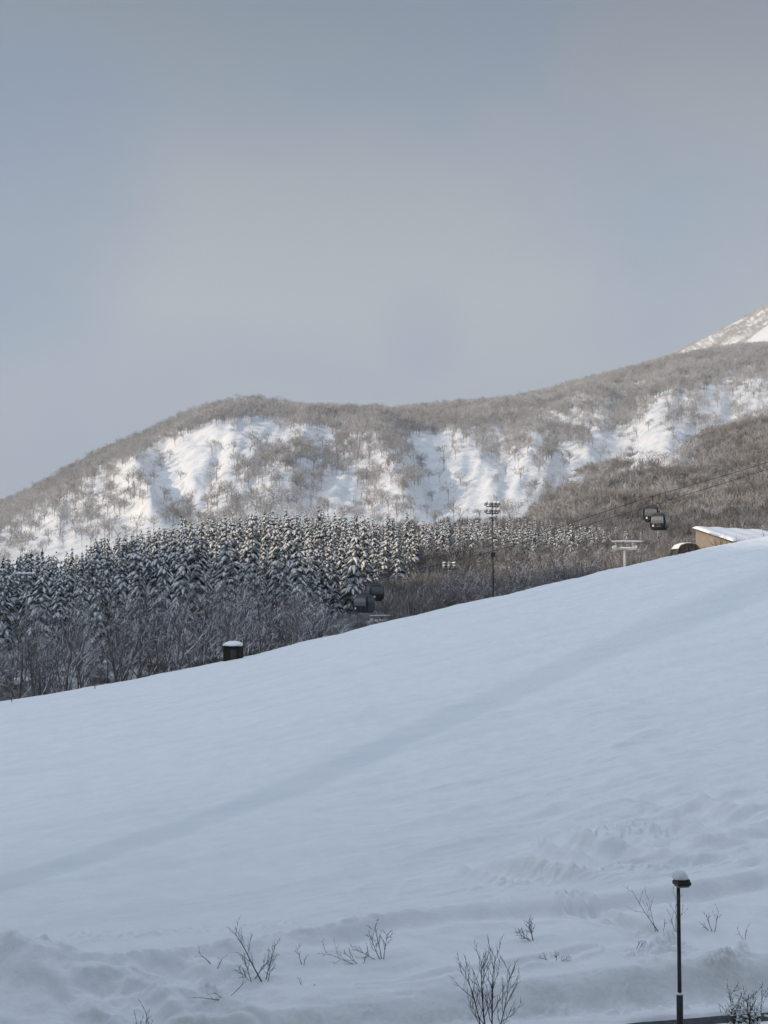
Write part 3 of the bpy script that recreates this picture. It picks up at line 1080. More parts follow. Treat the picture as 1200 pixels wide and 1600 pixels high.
for i in np.nonzero(okb)[0]:
    px, X, Y, z, h, left_w = float(PXb[i]), float(Xb[i]), float(Yb[i]), float(Zb[i]), float(Hb[i]), bool(lefts[i])
    g = 4.4 if left_w else 3.4
    if any((a - X) ** 2 + (b_ - Y) ** 2 < g * g for a, b_ in spots):
        continue
    spots.append((X, Y))
    lab, grp = bare_label(px)
    set_ = (BIGS if Y < float(lin(px, CREST_Y)) + 32 else BARES) if left_w else BROWNS
    o = make_bare('bare_tree', set_[rg.randrange(len(set_))], lab, grp)
    o.location = (X, Y, z - 0.2)
    sc = h / (14.0 if left_w else 10.0)
    o.scale = (sc * rg.uniform(.9, 1.15),) * 2 + (sc,)
    o.rotation_euler = (0, 0, rg.uniform(0, 6.28))
    if len(spots) >= 296:
        break


# far trees: fine upward slivers round a trunk
def sliver_tree(seed, n=130, h=9.5, wide=0.40):
    """a bare crown of fine twigs, each a thin triangle pointing up and out from inside the crown"""
    r = np.random.default_rng(seed)
    cr = h * wide * r.uniform(0.85, 1.15)
    # a few limbs, twigs gathered round them
    nl = 7
    la = r.uniform(0, 2 * math.pi, nl)
    lr = cr * r.uniform(0.15, 0.75, nl)
    lz = h * r.uniform(0.42, 0.74, nl)
    k = r.integers(0, nl, n)
    c = np.stack([lr[k] * np.cos(la[k]), lr[k] * np.sin(la[k]), lz[k]], 1) + r.normal(0, 1, (n, 3)) * [cr * .20, cr * .20, h * .055]
    dv = c - [0, 0, h * 0.38]
    dv /= np.linalg.norm(dv, axis=1, keepdims=True)
    dv = dv * 0.8 + r.normal(0, .45, (n, 3)) + [0, 0, .25]
    dv /= np.linalg.norm(dv, axis=1, keepdims=True)
    ln = h * r.uniform(0.10, 0.24, n)[:, None]
    side = np.cross(dv, r.normal(0, 1, (n, 3)))
    side /= np.linalg.norm(side, axis=1, keepdims=True)
    w = r.uniform(0.05, 0.13, n)[:, None]
    v = np.stack([c - side * w, c + side * w, c + dv * ln], 1).reshape(-1, 3)
    f = np.arange(3 * n, dtype=np.int32).reshape(-1, 3)
    sg = [(0, 0, -1, 0, 0, h * .55, .16, .10)] + [(0, 0, h * (.22 + .03 * q), lr[q] * math.cos(la[q]), lr[q] * math.sin(la[q]), lz[q] + h * .08, .09, .03) for q in range(nl)]
    tv, tf = tubes(sg, 3)
    tri = np.concatenate([tf[:, [0, 1, 2]], tf[:, [0, 2, 3]]]) + len(v)
    return np.concatenate([v, tv]).astype(np.float32), np.concatenate([f, tri]).astype(np.int32)


SLIV = [sliver_tree(200 + i) for i in range(8)]
SLIV_D = [sliver_tree(300 + i, 190, 9.5, 0.42) for i in range(6)]

OPEN = [
    [(197, 707), (267, 677), (333, 655), (400, 643), (480, 648), (525, 658), (505, 680), (440, 692), (400, 706), (367, 720), (360, 753), (317, 770), (283, 795), (240, 815), (187, 826), (143, 832), (160, 812), (230, 786), (227, 762), (203, 740)],
    [(630, 700), (647, 670), (683, 652), (710, 667), (733, 700), (745, 718), (830, 715), (835, 755), (800, 790), (740, 805), (653, 806), (640, 775), (660, 750), (660, 717)],
    [(840, 756), (867, 709), (933, 689), (1000, 662), (1020, 635), (990, 616), (1027, 609), (1055, 627), (1032, 668), (1083, 659), (1105, 672), (1040, 712), (967, 740), (873, 765)],
    [(880, 660), (890, 640), (945, 640), (940, 655)], [(500, 790), (505, 750), (560, 742), (550, 790)], [(548, 672), (575, 654), (640, 654), (625, 664), (580, 668)], [(430, 762), (430, 735), (475, 735), (470, 758)],
]
THIN = [
    [(-100, 900), (-100, 850), (0, 835), (60, 795), (110, 780), (160, 765), (150, 810), (200, 830), (100, 870)],
    [(1085, 650), (1100, 590), (1260, 575), (1260, 640), (1120, 660)], [(923, 635), (925, 612), (990, 608), (990, 630)], [(400, 700), (410, 660), (540, 660), (520, 690)],
    [(30, 800), (100, 752), (200, 712), (210, 735), (150, 740), (90, 780)],
]


def mountain_density(px, py, X, Y):
    jx, jy = px + 9 * vnoise(X / 18, Y / 18, 51), py + 6 * vnoise(X / 18, Y / 18, 52)
    dn = 0.56 + 0.18 * sm(px, 370, 420) * sm(px, 650, 610) + 0.12 * sm(px, 850, 900) + 0.75 * vnoise(px / 42, py / 26, 53)
    band = lin(px, [(-200, 20), (400, 20), (600, 26), (900, 50), (1200, 45)])
    top = py < lin(px, SKYLINE) + band
    for pl in THIN:
        dn = np.where(inside(jx, jy, pl), 0.24, dn)
    for pl in OPEN:
        dn = np.where(inside(jx, jy, pl), 0.02, dn)
    return np.where(top, 0.86, np.clip(dn, 0.05, 0.95))


r = np.random.default_rng(77)
N = 42000
px = r.uniform(-200, 1420, N)
s = r.uniform(0.02, 1.02, N)
yr = lin(px, RIDGE_Y)
Y = MB_Y + (yr - MB_Y) * s
keep = r.random(N) < (Y / 1550.0) * (yr - MB_Y) / 1050.0
px, Y = px[keep], Y[keep]
X = (px - 600) / F * Y * CP
z = mountain_z(X, Y)
ppx, ppy = proj(X, Y, z)
keep = r.random(len(X)) < mountain_density(ppx, ppy - 7, X, Y)
X, Y, z = X[keep], Y[keep], z[keep]
its = [(X[i], Y[i], z[i], (r.uniform(0.6, 1.2), r.uniform(.55, 1.2)), r.uniform(0, 6.28), int(r.integers(8))) for i in range(len(X))]
print('mountain trees', len(its))
tag(obj('mountain_woods', scatter('mountain_woods', its, SLIV, M_FARTREE)), 'grey leafless woods spread over the mountain and along its ridge', 'woods', kind='stuff')

N = 9000
px = r.uniform(500, 1500, N)
Y = r.uniform(H0 + 5, H1 + 12, N)
X = (px - 600) / F * Y * CP
z = hill_z(X, Y)
gap_ = 0.86 + 0.5 * vnoise(X / 25, Y / 25, 61)
keep = (r.random(N) < np.clip(gap_, 0.3, 1)) & (z > valley_z(X, Y) - 1)
X, Y, z = X[keep], Y[keep], z[keep]
its = [(X[i], Y[i], z[i], (r.uniform(0.8, 1.25), r.uniform(.65, 1.2)), r.uniform(0, 6.28), int(r.integers(6))) for i in range(len(X))]
tag(obj('hillside_woods', scatter('hillside_woods', its, SLIV_D, M_HILLTREE)), 'brown leafless woods covering the nearer hillside on the right', 'woods', kind='stuff')

N = 9000
px = r.uniform(960, 1420, N)
Y = r.uniform(P0 + 300, P1 + 10, N)
X = (px - 600) / F * Y * CP
z = peak_z(X, Y)
keep = r.random(N) < np.clip(0.66 + 0.9 * vnoise(X / 60, Y / 90, 71), 0.05, 0.95)
X, Y, z = X[keep], Y[keep], z[keep]
its = [(X[i], Y[i], z[i], (r.uniform(0.7, 1.2), r.uniform(.5, 1.0)), r.uniform(0, 6.28), int(r.integers(8))) for i in range(len(X))]
tag(obj('peak_woods', scatter('peak_woods', its, SLIV, M_FROST)), 'frosted leafless woods on the sunlit peak at the far right', 'woods', kind='stuff')

# low brush between the standing trees in the valley
N = 8500
px = r.uniform(-250, 1400, N)
yc = lin(px, CREST_Y)
Y = yc + 20 + np.where(px < 600, 90, 310) * r.random(N)
X = (px - 600) / F * Y * CP
z = valley_z(X, Y)
its = [(X[i], Y[i], z[i] - .1, ((r.uniform(0.3, 0.5), r.uniform(.2, .4)) if px[i] < 600 else (r.uniform(0.4, 1.0), r.uniform(.35, 1.0))), r.uniform(0, 6.28), int(r.integers(6))) for i in range(N) if (px[i] > 600 or i % 4 == 0) and not (535 < px[i] < 610 and Y[i] < 192) and not (950 < px[i] < 1110 and Y[i] < 192)]
tag(obj('undergrowth', scatter('undergrowth', its, SLIV_D, M_BRUSH)), 'leafless undergrowth beneath the trees behind the crest', 'undergrowth', kind='stuff')


# ------------------------------------------------------------------ gondola lift
def ring_loft(m, rings):
    n = len(rings[0])
    vs = [p for rg_ in rings for p in rg_]
    fs = []
    for k in range(len(rings) - 1):
        for i in range(n):
            j = (i + 1) % n
            fs.append((k * n + i, k * n + j, k * n + n + j, k * n + n + i))
    fs.append(tuple(range(n))[::-1])
    fs.append(tuple((len(rings) - 1) * n + i for i in range(n)))
    return m.add(vs, fs)


def cabin_ring(hx, hy, z, n=28, p=4.2):
    out = []
    for i in range(n):
        a = 2 * math.pi * (i + 0.5) / n
        c_, s_ = math.cos(a), math.sin(a)
        k = (abs(c_) ** p + abs(s_) ** p) ** (-1 / p)
        out.append((hx * k * c_, hy * k * s_, z))
    return out


CAB = [(0.0, .80), (0.10, .90), (0.45, .99), (0.95, 1.04), (1.35, 1.02), (1.85, .94), (2.16, .80), (2.27, .62)]


def cab_w(z):
    return float(np.interp(z, [c[0] for c in CAB], [c[1] for c in CAB]))


def make_cabin():
    """hangs from its rope: origin at the grip"""
    o = thing('gondola_cabin', None, None)
    HX, HY, dz = 1.08, 1.0, -3.72
    m = MB()
    ring_loft(m, [cabin_ring(HX * k, HY * k, z + dz) for z, k in CAB])
    m.build('shell', M_CABIN, o, True)

    def panel(axis, sgn, a0, a1, z0, z1, off, mb):
        vs, fs = [], []
        nz = 5
        for iz in range(nz):
            z = z0 + (z1 - z0) * iz / (nz - 1)
            k = cab_w(z)
            for a in (a0, a1):
                if axis == 'y':
                    x, y = a * k, sgn * (HY * k * (1 - 0.02) + off)
                else:
                    x, y = sgn * (HX * k * (1 - 0.02) + off), a * k
                vs.append((x, y, z + dz))
        for iz in range(nz - 1):
            q = (iz * 2, iz * 2 + 1, iz * 2 + 3, iz * 2 + 2)
            fs.append(q if (axis == 'y') == (sgn < 0) else q[::-1])
        mb.add(vs, fs)

    for axis, sgn, half in (('y', -1, HX), ('y', 1, HX), ('x', -1, HY), ('x', 1, HY)):
        if axis == 'y':
            g = MB()
            panel(axis, sgn, -half * .80, half * .80, 0.90, 1.82, 0.035, g)
            g.build('window', M_GLASS, o)
        else:
            for a0, a1 in ((-half * .78, -0.03), (0.03, half * .78)):
                g = MB()
                panel(axis, sgn, a0, a1, 0.25, 1.85, 0.035, g)
                g.build('door', M_GLASS, o)
    mb = MB()
    mb.box((0.1, -HY - .10, .42 + dz), (1.1, .12, .16)).box((-.35, -HY - .16, .62 + dz), (.06, .1, .5)).box((.5, -HY - .16, .62 + dz), (.06, .1, .5))
    rk = mb.build('ski_rack', M_BLACK, o)
    MB().box((-.55, -HY - .12, .56 + dz), (.24, .05, .24)).build('number_plate', M_WHITE, o)
    MB().box((0, 0, 2.32 + dz), (1.2, .9, .14)).build('roof_rail', M_BLACK, o)
    MB().tube([(0, 0, 2.3 + dz), (0, 0, 2.65 + dz), (0, .38, 2.85 + dz), (0, .38, 3.45 + dz), (0, .1, 3.68 + dz), (0, 0, 3.72 + dz)], .07, 8).build('hanger_arm', M_BLACK, o)
    MB().box((0, 0.02, -.02), (.75, .22, .2)).build('rope_grip', M_BLACK, o)
    return o


ROPE_A = [(-300, 1145, 188), (200, 1010, 190), (400, 943, 192), (560, 900, 194), (641, 879, 196), (697, 867, 197), (819, 842, 199), (940, 801, 212), (1020, 775, 216), (1141, 741, 220), (1300, 690, 226), (1700, 560, 240)]
ROPE_B = [(-300, 1158, 182), (200, 1023, 184), (400, 957, 186), (560, 913, 188), (641, 892, 190), (697, 880, 191), (771, 861, 192), (940, 814, 206), (1034, 785, 209), (1176, 741, 214), (1300, 702, 219), (1700, 575, 232)]


def rope(pts, label):
    P = [place(*p) for p in pts]
    # smooth the run a little
    for _ in range(2):
        Q = [P[0]]
        for a, b_ in zip(P, P[1:]):
            Q += [a.lerp(b_, .25), a.lerp(b_, .75)]
        P = Q + [P[-1]]
    o = MB().tube(P, 0.042, 6).build('haul_rope', M_ROPE, None, True)
    return tag(o, label, 'cable', 'gondola ropes')


rope(ROPE_A, 'upper of the two dark haul ropes sloping up behind the crest')
rope(ROPE_B, 'lower of the two dark haul ropes sloping up behind the crest')


def on_rope(pts, px):
    a = np.array(pts, float)
    return place(px, float(np.interp(px, a[:, 0], a[:, 1])), float(np.interp(px, a[:, 0], a[:, 2])))


cab = make_cabin()
for k, (pts, px, rz, lab) in enumerate((
        (ROPE_A, 1019, -0.42, 'black gondola cabin high at the right, upper left of its overlapping pair'),
        (ROPE_B, 1030, -0.50, 'black gondola cabin high at the right, lower right of its overlapping pair'),
        (ROPE_A, 584, 0.55, 'black gondola cabin before the conifers, upper right of the lower pair'),
        (ROPE_B, 569, -0.55, 'black gondola cabin before the conifers, lower left of the lower pair'))):
    o = cab if k == 0 else copy_tree(cab)
    o.location = on_rope(pts, px)
    o.rotation_euler = (0, 0, rz)
    o.scale = (1.1, 1.1, 1.1)
    tag(o, lab, 'gondola', 'gondola cabins')

# ------------------------------------------------------------------ floodlight masts
def flood(m_head, m_cap, c, rz, r_=.26):
    fx, fy = math.sin(rz), -math.cos(rz)
    m_head.tube([(c[0] - fx * .2, c[1] - fy * .2, c[2]), (c[0] + fx * .22, c[1] + fy * .22, c[2] - .08)], [r_ * .55, r_], 10)
    m_cap.blob((c[0], c[1], c[2] + r_ * .7), (r_ * 1.15, r_ * 1.05, r_ * .75), int(c[0] * 100) % 97, 10, 6, .15, .3)


def mast(px, py_top, py_foot, Y, w, arms, label, pole_mat, rpole, capbox=True):
    top, foot = place(px, py_top, Y), place(px, py_foot, Y)
    zg = min(float(valley_z(np.array([foot.x]), np.array([Y]))[0]), foot.z)
    H = top.z - zg
    o = thing('floodlight_mast', label, 'floodlight', (foot.x, Y, zg), 0, 'floodlight masts')
    MB().tube([(0, 0, -.5), (0, 0, H * .55), (0, 0, H - .1)], [rpole * 1.25, rpole, rpole * .7], 10).build('pole', pole_mat, o, True)
    for dz, half, n in arms:
        z = H - dz
        c = MB().box((0, -.05, z), (half * 2, .14, .12))
        c.build('crossarm', M_BLACK, o)
        for i in range(n):
            x = -half + 2 * half * i / (n - 1) if n > 1 else .25
            hd, cp = MB(), MB()
            flood(hd, cp, (x, -.15, z + .34), -0.5 + .35 * (i % 3), w)
            h_ = hd.build('lamp', M_STEEL, o, True)
            cp.build('snow', M_CAP, h_, True)
    if capbox:
        MB().box((.02, -.2, H - (py_foot - 910) * 0 - H * .36), (.5, .4, .55)).build('control_box', M_BLACK, o)
        MB().tube([(rpole * 1.1, -.1, H * .05), (rpole * 1.1, -.1, H * .55)], .03, 5).build('cable_pipe', M_BLACK, o)
    return o


mast(770, 784, 932, 168, .21, ((.6, .75, 4), (1.45, .75, 4), (2.3, .22, 2)), 'tall dark mast with three rows of snow capped floodlights', M_MAST, .115)
mast(702, 880, 950, 215, .30, ((.55, .75, 3), (.95, .75, 3)), 'thin grey mast with white floodlights among brown woods left of the tall mast', M_STEEL, .09, False)
mast(40, 897, 1020, 185, .30, ((.5, .95, 4), (1.0, .4, 2)), 'thin mast with snowy floodlights in the dark woods at the far left', M_STEEL, .10, False)


# ------------------------------------------------------------------ lift towers
def lift_tower(px, py, Y, s, rz, label, tall=None):
    top = place(px, py, Y)
    zg = float(valley_z(np.array([top.x]), np.array([Y]))[0])
    H = tall or max(top.z - zg, 3)
    o = thing('lift_tower', label, 'lift tower', (top.x, Y, zg), rz, 'chairlift towers')
    MB().tube([(0, 0, -.5), (0, 0, H)], [.26 * s, .19 * s], 12).build('pole', M_CREAM, o, True)
    cr = MB().box((0, 0, H + .1 * s), (3.7 * s, .34 * s, .26 * s)).build('crossarm', M_CREAM, o)
    MB().blob((0.25 * s, 0, H + .24 * s), (1.5 * s, .22 * s, .16 * s), 5, 16, 6, .2, .3).build('snow', M_CAP, cr, True)
    for sx in (-1, 1):
        m = MB()
        m.box((sx * 1.6 * s, 0, H + .32 * s), (.16 * s, 2.2 * s, .14 * s))
        for k in range(4):
            y = (-.8 + .53 * k) * s
            m.tube([(sx * 1.6 * s - .07 * s, y, H + .44 * s), (sx * 1.6 * s + .07 * s, y, H + .44 * s)], .2 * s, 12)
        m.build('sheave_train', M_CREAM, o)
    MB().tube([(-1.1 * s, 0, H + .2 * s), (-1.5 * s, 0, H + 1.15 * s)], .06 * s, 6).build('strut', M_CREAM, o)
    MB().tube([(1.3 * s, 0, H + .2 * s), (1.3 * s, 0, H + 1.2 * s)], .06 * s, 6).build('strut', M_CREAM, o)
    ln = MB().box((.35 * s, 0, H + 1.22 * s), (4.6 * s, .3 * s, .13 * s)).build('lifting_frame', M_CREAM, o)
    MB().blob((.4 * s, 0, H + 1.3 * s), (2.2 * s, .2 * s, .10 * s), 8, 18, 6, .2, .3).build('snow', M_CAP, ln, True)
    return o


lift_tower(976, 859, 182, .88, .12, 'cream lift tower with snowy T shaped head left of the glazed shelter')
lift_tower(592, 971, 170, .58, .25, 'small cream lift tower peeking over the crest below the lower gondolas')
t_ = lift_tower(1152, 497, 2690, 1.6, .3, 'tiny lift tower on the skyline of the sunlit peak', 13)
t_.location.z = float(peak_z(np.array([t_.location.x]), np.array([2690.0]))[0])

# ------------------------------------------------------------------ station building
A = place(1087, 828, 186)
B = place(1141, 846, 181)
st = thing('station_building', 'low tan building with a snow covered lean-to roof at the slope top', 'building', (0, 0, 0))
dirv = Vector(((B.y - A.y) * -1, (B.x - A.x), 0)).normalized()          # away to the right and back
if dirv.x < 0:
    dirv = -dirv
L = 13.0
base = -6.5
A2, B2 = A + dirv * L, B + dirv * L


def dn(p, z):
    return Vector((p.x, p.y, z))


inw = (A - B).normalized() * 0
st.location = (A.x, A.y, B.z + base)
off = Vector(st.location)
MB().add([p - off for p in (dn(A, B.z + base), dn(B, B.z + base), B, A, dn(A2, B.z + base), dn(B2, B.z + base), B2, A2)],
         [(0, 1, 2, 3), (1, 5, 6, 2), (5, 4, 7, 6), (4, 0, 3, 7), (0, 4, 5, 1)]).build('wall', M_TAN, st)
fall = (B - A).normalized()
ra, rb = A - fall * .35 - dirv * .3, B + fall * .75 - dirv * .3
ra2, rb2 = A2 - fall * .35 + dirv * .3, B2 + fall * .75 + dirv * .3
rf = MB().slab([p - off + Vector((0, 0, .01)) for p in (ra, rb, rb2, ra2)], (0, 0, .16)).build('roof', M_BROWN, st)
# snow blanket with a soft edge
nu, nv = 26, 40
vs = []
for i in range(nu):
    for j in range(nv):
        a, c = i / (nu - 1), j / (nv - 1)
        e = min(a, 1 - a, (c * 2), (1 - c) * 2)
        p = ra.lerp(rb, a).lerp(ra2.lerp(rb2, a), c) - off
        hh_ = .19 + .30 * math.sqrt(min(1, e / .06)) + .05 * math.sin(a * 9 + c * 5) + .04 * math.sin(c * 23)
        vs.append((p.x, p.y, p.z + hh_))
k0 = len(vs)
for i in range(nu):
    for j in range(nv):
        a, c = i / (nu - 1), j / (nv - 1)
        p = ra.lerp(rb, a).lerp(ra2.lerp(rb2, a), c) - off
        vs.append((p.x, p.y, p.z + .175))
gf = [tuple(int(q) for q in f) for f in grid_faces(nu, nv)]
fs = gf + [tuple(q + k0 for q in f[::-1]) for f in gf]
bd = [i * nv for i in range(nu)] + [(nu - 1) * nv + j for j in range(1, nv)] + [i * nv + nv - 1 for i in range(nu - 2, -1, -1)] + [j for j in range(nv - 2, 0, -1)]
fs += [(bd[i], bd[(i + 1) % len(bd)], bd[(i + 1) % len(bd)] + k0, bd[i] + k0) for i in range(len(bd))]
MB().add(vs, fs).build('snow', M_CAP, rf, True)
wq = MB()
fr = B + dirv * .9 - off
wq.slab([B - off + dirv * .5 - dirv.cross(Vector((0, 0, 1))) * .0 + Vector((0, 0, -1.5)), B - off + dirv * 3.5 + Vector((0, 0, -1.5)), B - off + dirv * 3.5 + Vector((0, 0, -.3)), B - off + dirv * .5 + Vector((0, 0, -.3))], fall * .05 * 1.0)
wq.build('wall_boards', M_BROWN, st)

# glazed shelter beside it
c0 = place(1070, 870, 180)
sh = thing('glazed_shelter', 'dark glazed shelter with an arched snowy top left of the tan building', 'shelter', (c0.x, c0.y, c0.z - 1.4), 0.15)
prof = [(-1.62, 0), (-1.58, 1.5), (-1.35, 2.35), (-.95, 2.85), (-.3, 3.05), (.5, 3.08), (1.1, 2.9), (1.55, 2.45), (1.72, 1.6), (1.75, 0)]
m = MB()
m.tube([(x, -1.2, z) for x, z in prof], .12, 6).tube([(x, 1.2, z) for x, z in prof], .12, 6)
for x, z in prof[1:-1]:
    m.tube([(x, -1.2, z), (x, 1.2, z)], .06, 5)
m.tube([(-.15, -1.2, 0), (-.15, -1.2, 3.0)], .06, 6).tube([(.8, -1.2, 0), (.8, -1.2, 2.95)], .05, 6)
m.tube([(-1.5, -1.2, 1.35), (1.7, -1.2, 1.35)], .10, 6)
m.build('frame', M_BROWN, sh, True)
n = len(prof)
m = MB()
ins = [(x * .97, z * .98) for x, z in prof]
m.add([(x, -1.16, z) for x, z in ins], [tuple(range(n))[::-1]])
m.build('front_pane', M_SHADE, sh)
m = MB()
m.add([(x, -1.14, z) for x, z in ins] + [(x, 1.14, z) for x, z in ins], [(i, i + 1, n + i + 1, n + i) for i in range(n - 1)])
m.build('canopy', M_SHADE, sh)
m = MB()
m.add([(x * .97, 1.16, z * .98) for x, z in prof], [tuple(range(n))])
m.build('back_pane', M_SHADE, sh)
arc = [(-1.40, 2.40), (-1.0, 2.93), (-.3, 3.15), (.5, 3.18), (1.15, 3.0), (1.62, 2.5)]
rings = []
for y in np.linspace(-1.3, 1.3, 9):
    e = 1 - abs(y / 1.3) ** 6
    rings.append([(x, y, z) for x, z in arc] + [(x * (1 + .03 * e), y, z + e * (.03 + .06 * math.sin(math.pi * (i + .5) / 6))) for i, (x, z) in list(enumerate(arc))[::-1]])
ring_loft(MB(), rings).build('snow', M_CAP, sh, True)
MB().box((-2.1, -.9, 1.45), (1.0, .25, .12)).build('handrail', M_BLACK, sh)

# ------------------------------------------------------------------ hut on the crest
Yh = float(lin(365, CREST_Y)) + 0.6
hb_ = place(364.5, 1034, Yh)
ht = thing('wooden_hut', 'small dark wooden hut with a thick cap of snow on the crest', 'hut', (hb_.x, hb_.y, slope_z(hb_.x, hb_.y) - .1), -0.22)
hz = hb_.z - ht.location.z
top_z = float(zat(1011, Yh)) - ht.location.z
m = MB()
m.box((0, 0, (top_z - .6) / 2), (1.58, 1.3, top_z + .6))
for k in range(9):
    m.box((-.72 + .18 * k, -.665, top_z * .48), (.15, .03, top_z * .92))
m.build('wall', M_HUT, ht)
MB().box((.25, -.70, top_z * .42), (.6, .04, top_z * .80)).build('door', M_BLACK, ht)
rr_ = MB().box((0, -.03, top_z + .04), (1.75, 1.55, .09)).build('roof', M_HUT, ht)
MB().blob((0, -.03, top_z + .17), (.95, .84, .44), 4, 24, 10, .05, .35).blob((-.35, -.1, top_z + .17), (.55, .6, .30), 6, 16, 8, .08, .35).blob((.45, -.1, top_z + .17), (.50, .6, .30), 9, 16, 8, .08, .35).build('snow', M_CAP, rr_, True)

# marker sticks along the left end of the crest
for k, (px, py, hgt, lab) in enumerate(((18, 1097, .55, 'thin dark marker stick at the far left end of the crest'), (148, 1070, .30, 'short dark marker stick on the crest left of the hut'))):
    Yk = float(lin(px, CREST_Y)) - 3.5
    p = place(px, py, Yk)
    tag(MB().tube([(p.x, Yk, slope_z(p.x, Yk) - .2), (p.x + .03, Yk, slope_z(p.x, Yk) + hgt)], .035, 6).build('marker_stick', M_TWIG), lab, 'marker', 'marker sticks')

# ------------------------------------------------------------------ street lamp
YL = 34.5
lp = place(1062.5, 1600, YL)
zt = float(zat(1386, YL))
la = thing('street_lamp', 'slim dark street lamp with a flat square head and a cap of snow', 'street lamp', (lp.x, YL, 0))
zs = float(zat(1554, YL))
MB().tube([(0, 0, zs - .02), (0, 0, zt + .02)], [.052, .045], 12).build('pole', M_LAMP, la, True)
cl_ = MB().tube([(0, 0, -.3), (0, 0, zs)], [.085, .08], 14).build('base_sleeve', M_LAMP, la, True)
MB().blob((0, -.01, zs + .01), (.09, .09, .05), 3, 12, 6, .15, .3).build('snow', M_CAP, cl_, True)
hd = MB()
hd.box((.085, 0, zt + .10), (.35, .34, .11), .2, .02)
hd.box((.085, 0, zt + .18), (.31, .30, .05), .2, .01)
hd = hd.build('lamp_head', M_LAMP, la)
MB().box((.085, 0, zt + .025), (.28, .27, .035), .2, .008).build('diffuser', M_DIFF, hd)
MB().blob((.05, 0, zt + .215), (.185, .175, .205), 12, 20, 10, .10, .25).blob((.12, .02, zt + .21), (.14, .15, .10), 15, 14, 8, .1, .25).build('snow', M_CAP, hd, True)

# ------------------------------------------------------------------ shrubs in the snow
def shrub(px, py, stems, spec, label, mat=None, Y=None, seed=1, cat='shrub', name='bare_shrub', group=None):
    """twigs growing from the snow at a picture position"""
    if Y is None:
        # march out to where the picture row meets the snow
        Y = 38.0
        while Y < 60:
            p = place(px, py, Y)
            if p.z <= slope_z(p.x, Y):
                break
            Y += 0.1
    p = place(px, py, Y)
    z = slope_z(p.x, Y)
    rs = random.Random(seed)
    segs = []
    for dx, dzv, ln, rad, ox in stems:
        grow(rs, segs, (ox, rs.uniform(-.05, .05), -.12), (dx, rs.uniform(-.25, .25), dzv), ln, rad, 0, spec)
    v, f = tubes([s for l, s in segs], 5)
    o = obj(name, mesh_np(name, v, f, mat or M_TWIG, True))
    o.location = (p.x, Y, z)
    tag(o, label, cat, group)
    return o


TW = dict(segs=(6, 4, 3), kids=(5, 3), start=(0.3, 0.25), jit=0.13, lift=0.05, angle=(22, 50), ratio=0.48, rmin=0.006)
TW2 = dict(TW, kids=(8, 4), ratio=0.42)
UPR = dict(segs=(10, 6, 4), kids=(9, 3), start=(0.22, 0.2), jit=0.10, lift=0.10, angle=(22, 42), ratio=0.42, rmin=0.007)
G = 'bare twigs on the snow shoulder'
shrub(338, 1512, [(-.9, .9, .8, .014, 0), (.5, 1.2, .45, .012, 0), (-1.2, -.1, .6, .01, 0)], dict(TW, kids=(3, 1)), 'sparse forked twig left of the two larger leftmost shrubs', seed=2, group=G)
shrub(412, 1534, [(-.6, 1.1, 1.75, .022, 0), (.35, 1.3, 1.15, .016, .02), (.1, 1, .7, .012, .1)], TW2, 'tall arching bare shrub with one long stem leaning left', seed=3, group=G)
shrub(394, 1536, [(-.3, 1, .8, .014, 0), (.5, .9, .9, .014, 0), (-.8, .7, .6, .01, 0)], TW2, 'bushy low shrub just left of the tall arching shrub', seed=4, group=G)
shrub(473, 1508, [(-.3, 1, .7, .012, 0), (.3, 1, .4, .010, 0), (-1, .0, .5, .009, 0)], dict(TW, kids=(3, 1)), 'small lone twig between the arching shrub and the spreading shrub', seed=5, group=G)
shrub(566, 1508, [(-1.2, .35, 1.2, .014, 0), (-.8, .6, .7, .012, 0), (.3, 1, .45, .01, 0)], TW, 'low flat spreading shrub beneath the taller fan of twigs', seed=6, group=G)
shrub(596, 1498, [(-.5, 1.1, .95, .014, 0), (-.2, 1.2, 1.05, .014, .02), (.2, 1.2, .9, .013, .05), (-1.0, .5, .9, .012, 0)], TW2, 'fan of upright twigs in the middle of the snow shoulder', seed=7, group=G)
shrub(474, 1540, [(-.6, 1, .35, .010, 0), (.9, .3, .4, .009, 0)], dict(TW, kids=(2, 1)), 'tiny twig poking out at the left end of the cut bank', seed=8, group=G)
shrub(834, 1470, [(-.9, .5, .65, .014, 0), (-.4, 1, .7, .013, 0), (-.1, 1.2, .75, .012, 0), (-.8, .9, .6, .01, 0)], TW2, 'small leaning shrub right above the tall sapling', seed=9, group=G)
shrub(868, 1502, [(-.8, .4, .5, .010, 0), (.7, .5, .45, .010, 0), (.1, .6, .4, .009, 0)], TW, 'flattened twigs on the snow right of the tall sapling', seed=10, group=G)
shrub(1030, 1455, [(-.75, 1.0, 1.55, .014, 0), (-.35, 1.2, 1.1, .010, -.1), (.3, .9, .4, .008, .1)], dict(TW, kids=(4, 1)), 'tall thin shrub leaning left beside the ski tracks', seed=11, group=G)
shrub(1056, 1458, [(.05, 1.2, 1.25, .012, 0), (.45, 1.1, .9, .010, 0), (-.3, 1.1, .7, .009, 0)], dict(TW, kids=(4, 1)), 'thin upright shrub right behind the street lamp pole', seed=12, group=G)
shrub(1115, 1456, [(-.4, 1, .7, .012, 0), (.3, 1.1, .75, .012, 0), (-1, .7, .55, .009, 0)], dict(TW, kids=(4, 1)), 'small forked shrub right of the street lamp', seed=13, group=G)
shrub(1164, 1470, [(-.5, 1, .5, .009, 0), (.2, 1.1, .5, .009, 0)], dict(TW, kids=(3, 1)), 'faint lone twig at the far right of the shoulder', seed=14, group=G)
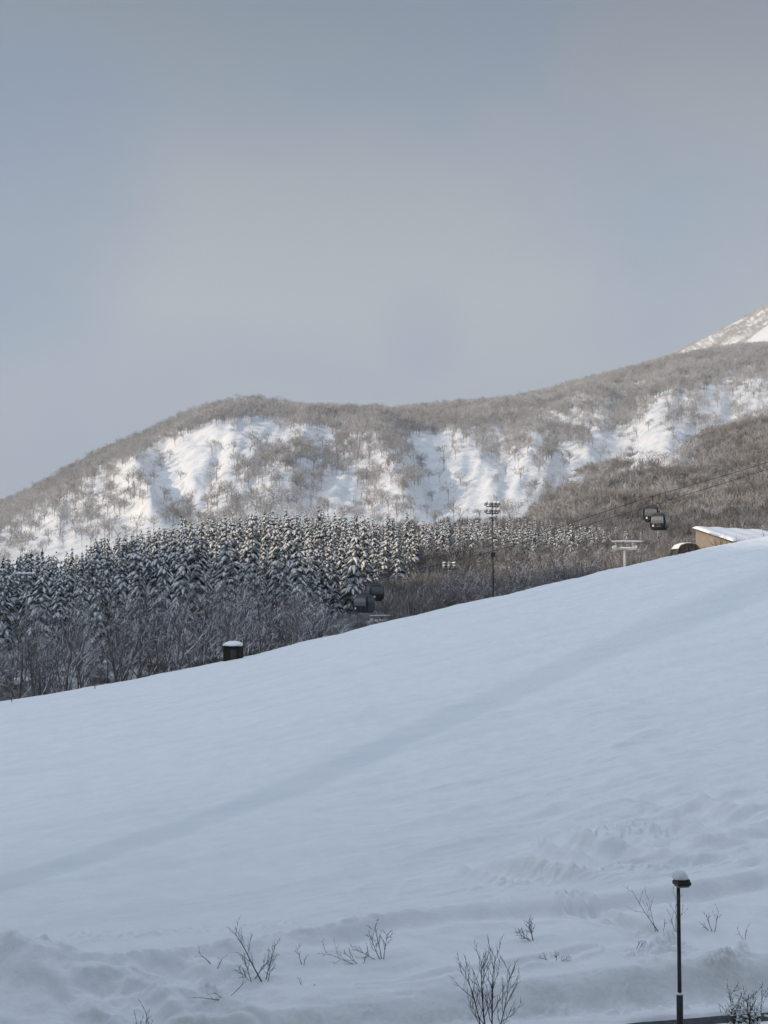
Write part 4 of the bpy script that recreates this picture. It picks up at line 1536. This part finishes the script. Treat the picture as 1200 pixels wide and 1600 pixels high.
shrub(993, 1482, [(.3, .9, .45, .011, 0), (.8, .7, .4, .01, 0)], dict(TW, kids=(3, 1)), 'short dark twig beside the fallen clump of snow', seed=15, group=G)
shrub(352, 1557, [(-1, .08, .9, .018, 0), (-.9, .5, .4, .010, 0), (.8, .5, .8, .010, 0)], dict(TW, kids=(2, 0)), 'broken branch lying in dirty snow at the bank', seed=16, group=G)
shrub(764, 1655, [(-.16, 1.3, 2.4, .026, -.03), (.02, 1.3, 2.45, .026, .04), (.50, 1.2, 2.2, .020, .06), (-.36, 1.2, 2.2, .018, -.05)], dict(UPR, kids=(12, 5), ratio=.40), 'tall upright bare sapling at the bottom centre of the snowy roadside', Y=36.6, seed=21, cat='sapling', name='bare_sapling')
shrub(219, 1652, [(.06, 1.3, 1.35, .022, 0), (-.12, 1.2, 1.15, .016, 0), (.25, 1.2, 1.0, .012, 0)], dict(UPR, kids=(4, 2)), 'tip of a dark twig rising from the bottom edge at the left', Y=36.4, seed=22, cat='sapling', name='bare_sapling')

# snow laden bush by the road
p = place(1166, 1640, 36.5)
sb = thing('snowy_bush', 'twiggy bush dotted with snow by the road at the bottom right corner', 'bush', (p.x, 36.5, 0.05))
rs = random.Random(31)
segs = []
for k in range(13):
    a = rs.uniform(0, 6.28)
    lean = rs.uniform(.1, .75)
    grow(rs, segs, (rs.uniform(-.2, .2), rs.uniform(-.2, .2), -.1), (lean * math.cos(a), lean * math.sin(a), 1), rs.uniform(1.0, 1.75), .018, 0, dict(UPR, kids=(8, 4), ratio=.40, jit=.13))
v, f = tubes([s for l, s in segs], 4)
m = MB()
tips = [s for l, s in segs if l >= 1]
for k in range(230):
    s_ = rs.choice(tips)
    r_ = rs.uniform(.014, .038)
    m.blob((s_[3], s_[4], s_[5] + r_ * .3), (r_ * 1.5, r_ * 1.5, r_), k, 7, 4, .15, .5)
qf = np.array(m.f)
me = mesh_np('branches', np.concatenate([v, np.array(m.v)]), np.concatenate([f, qf + len(v)]), [M_TWIG, M_CAP], True)
me.polygons.foreach_set('material_index', np.concatenate([np.zeros(len(f), np.int32), np.ones(len(qf), np.int32)]))
obj('branches', me, sb)
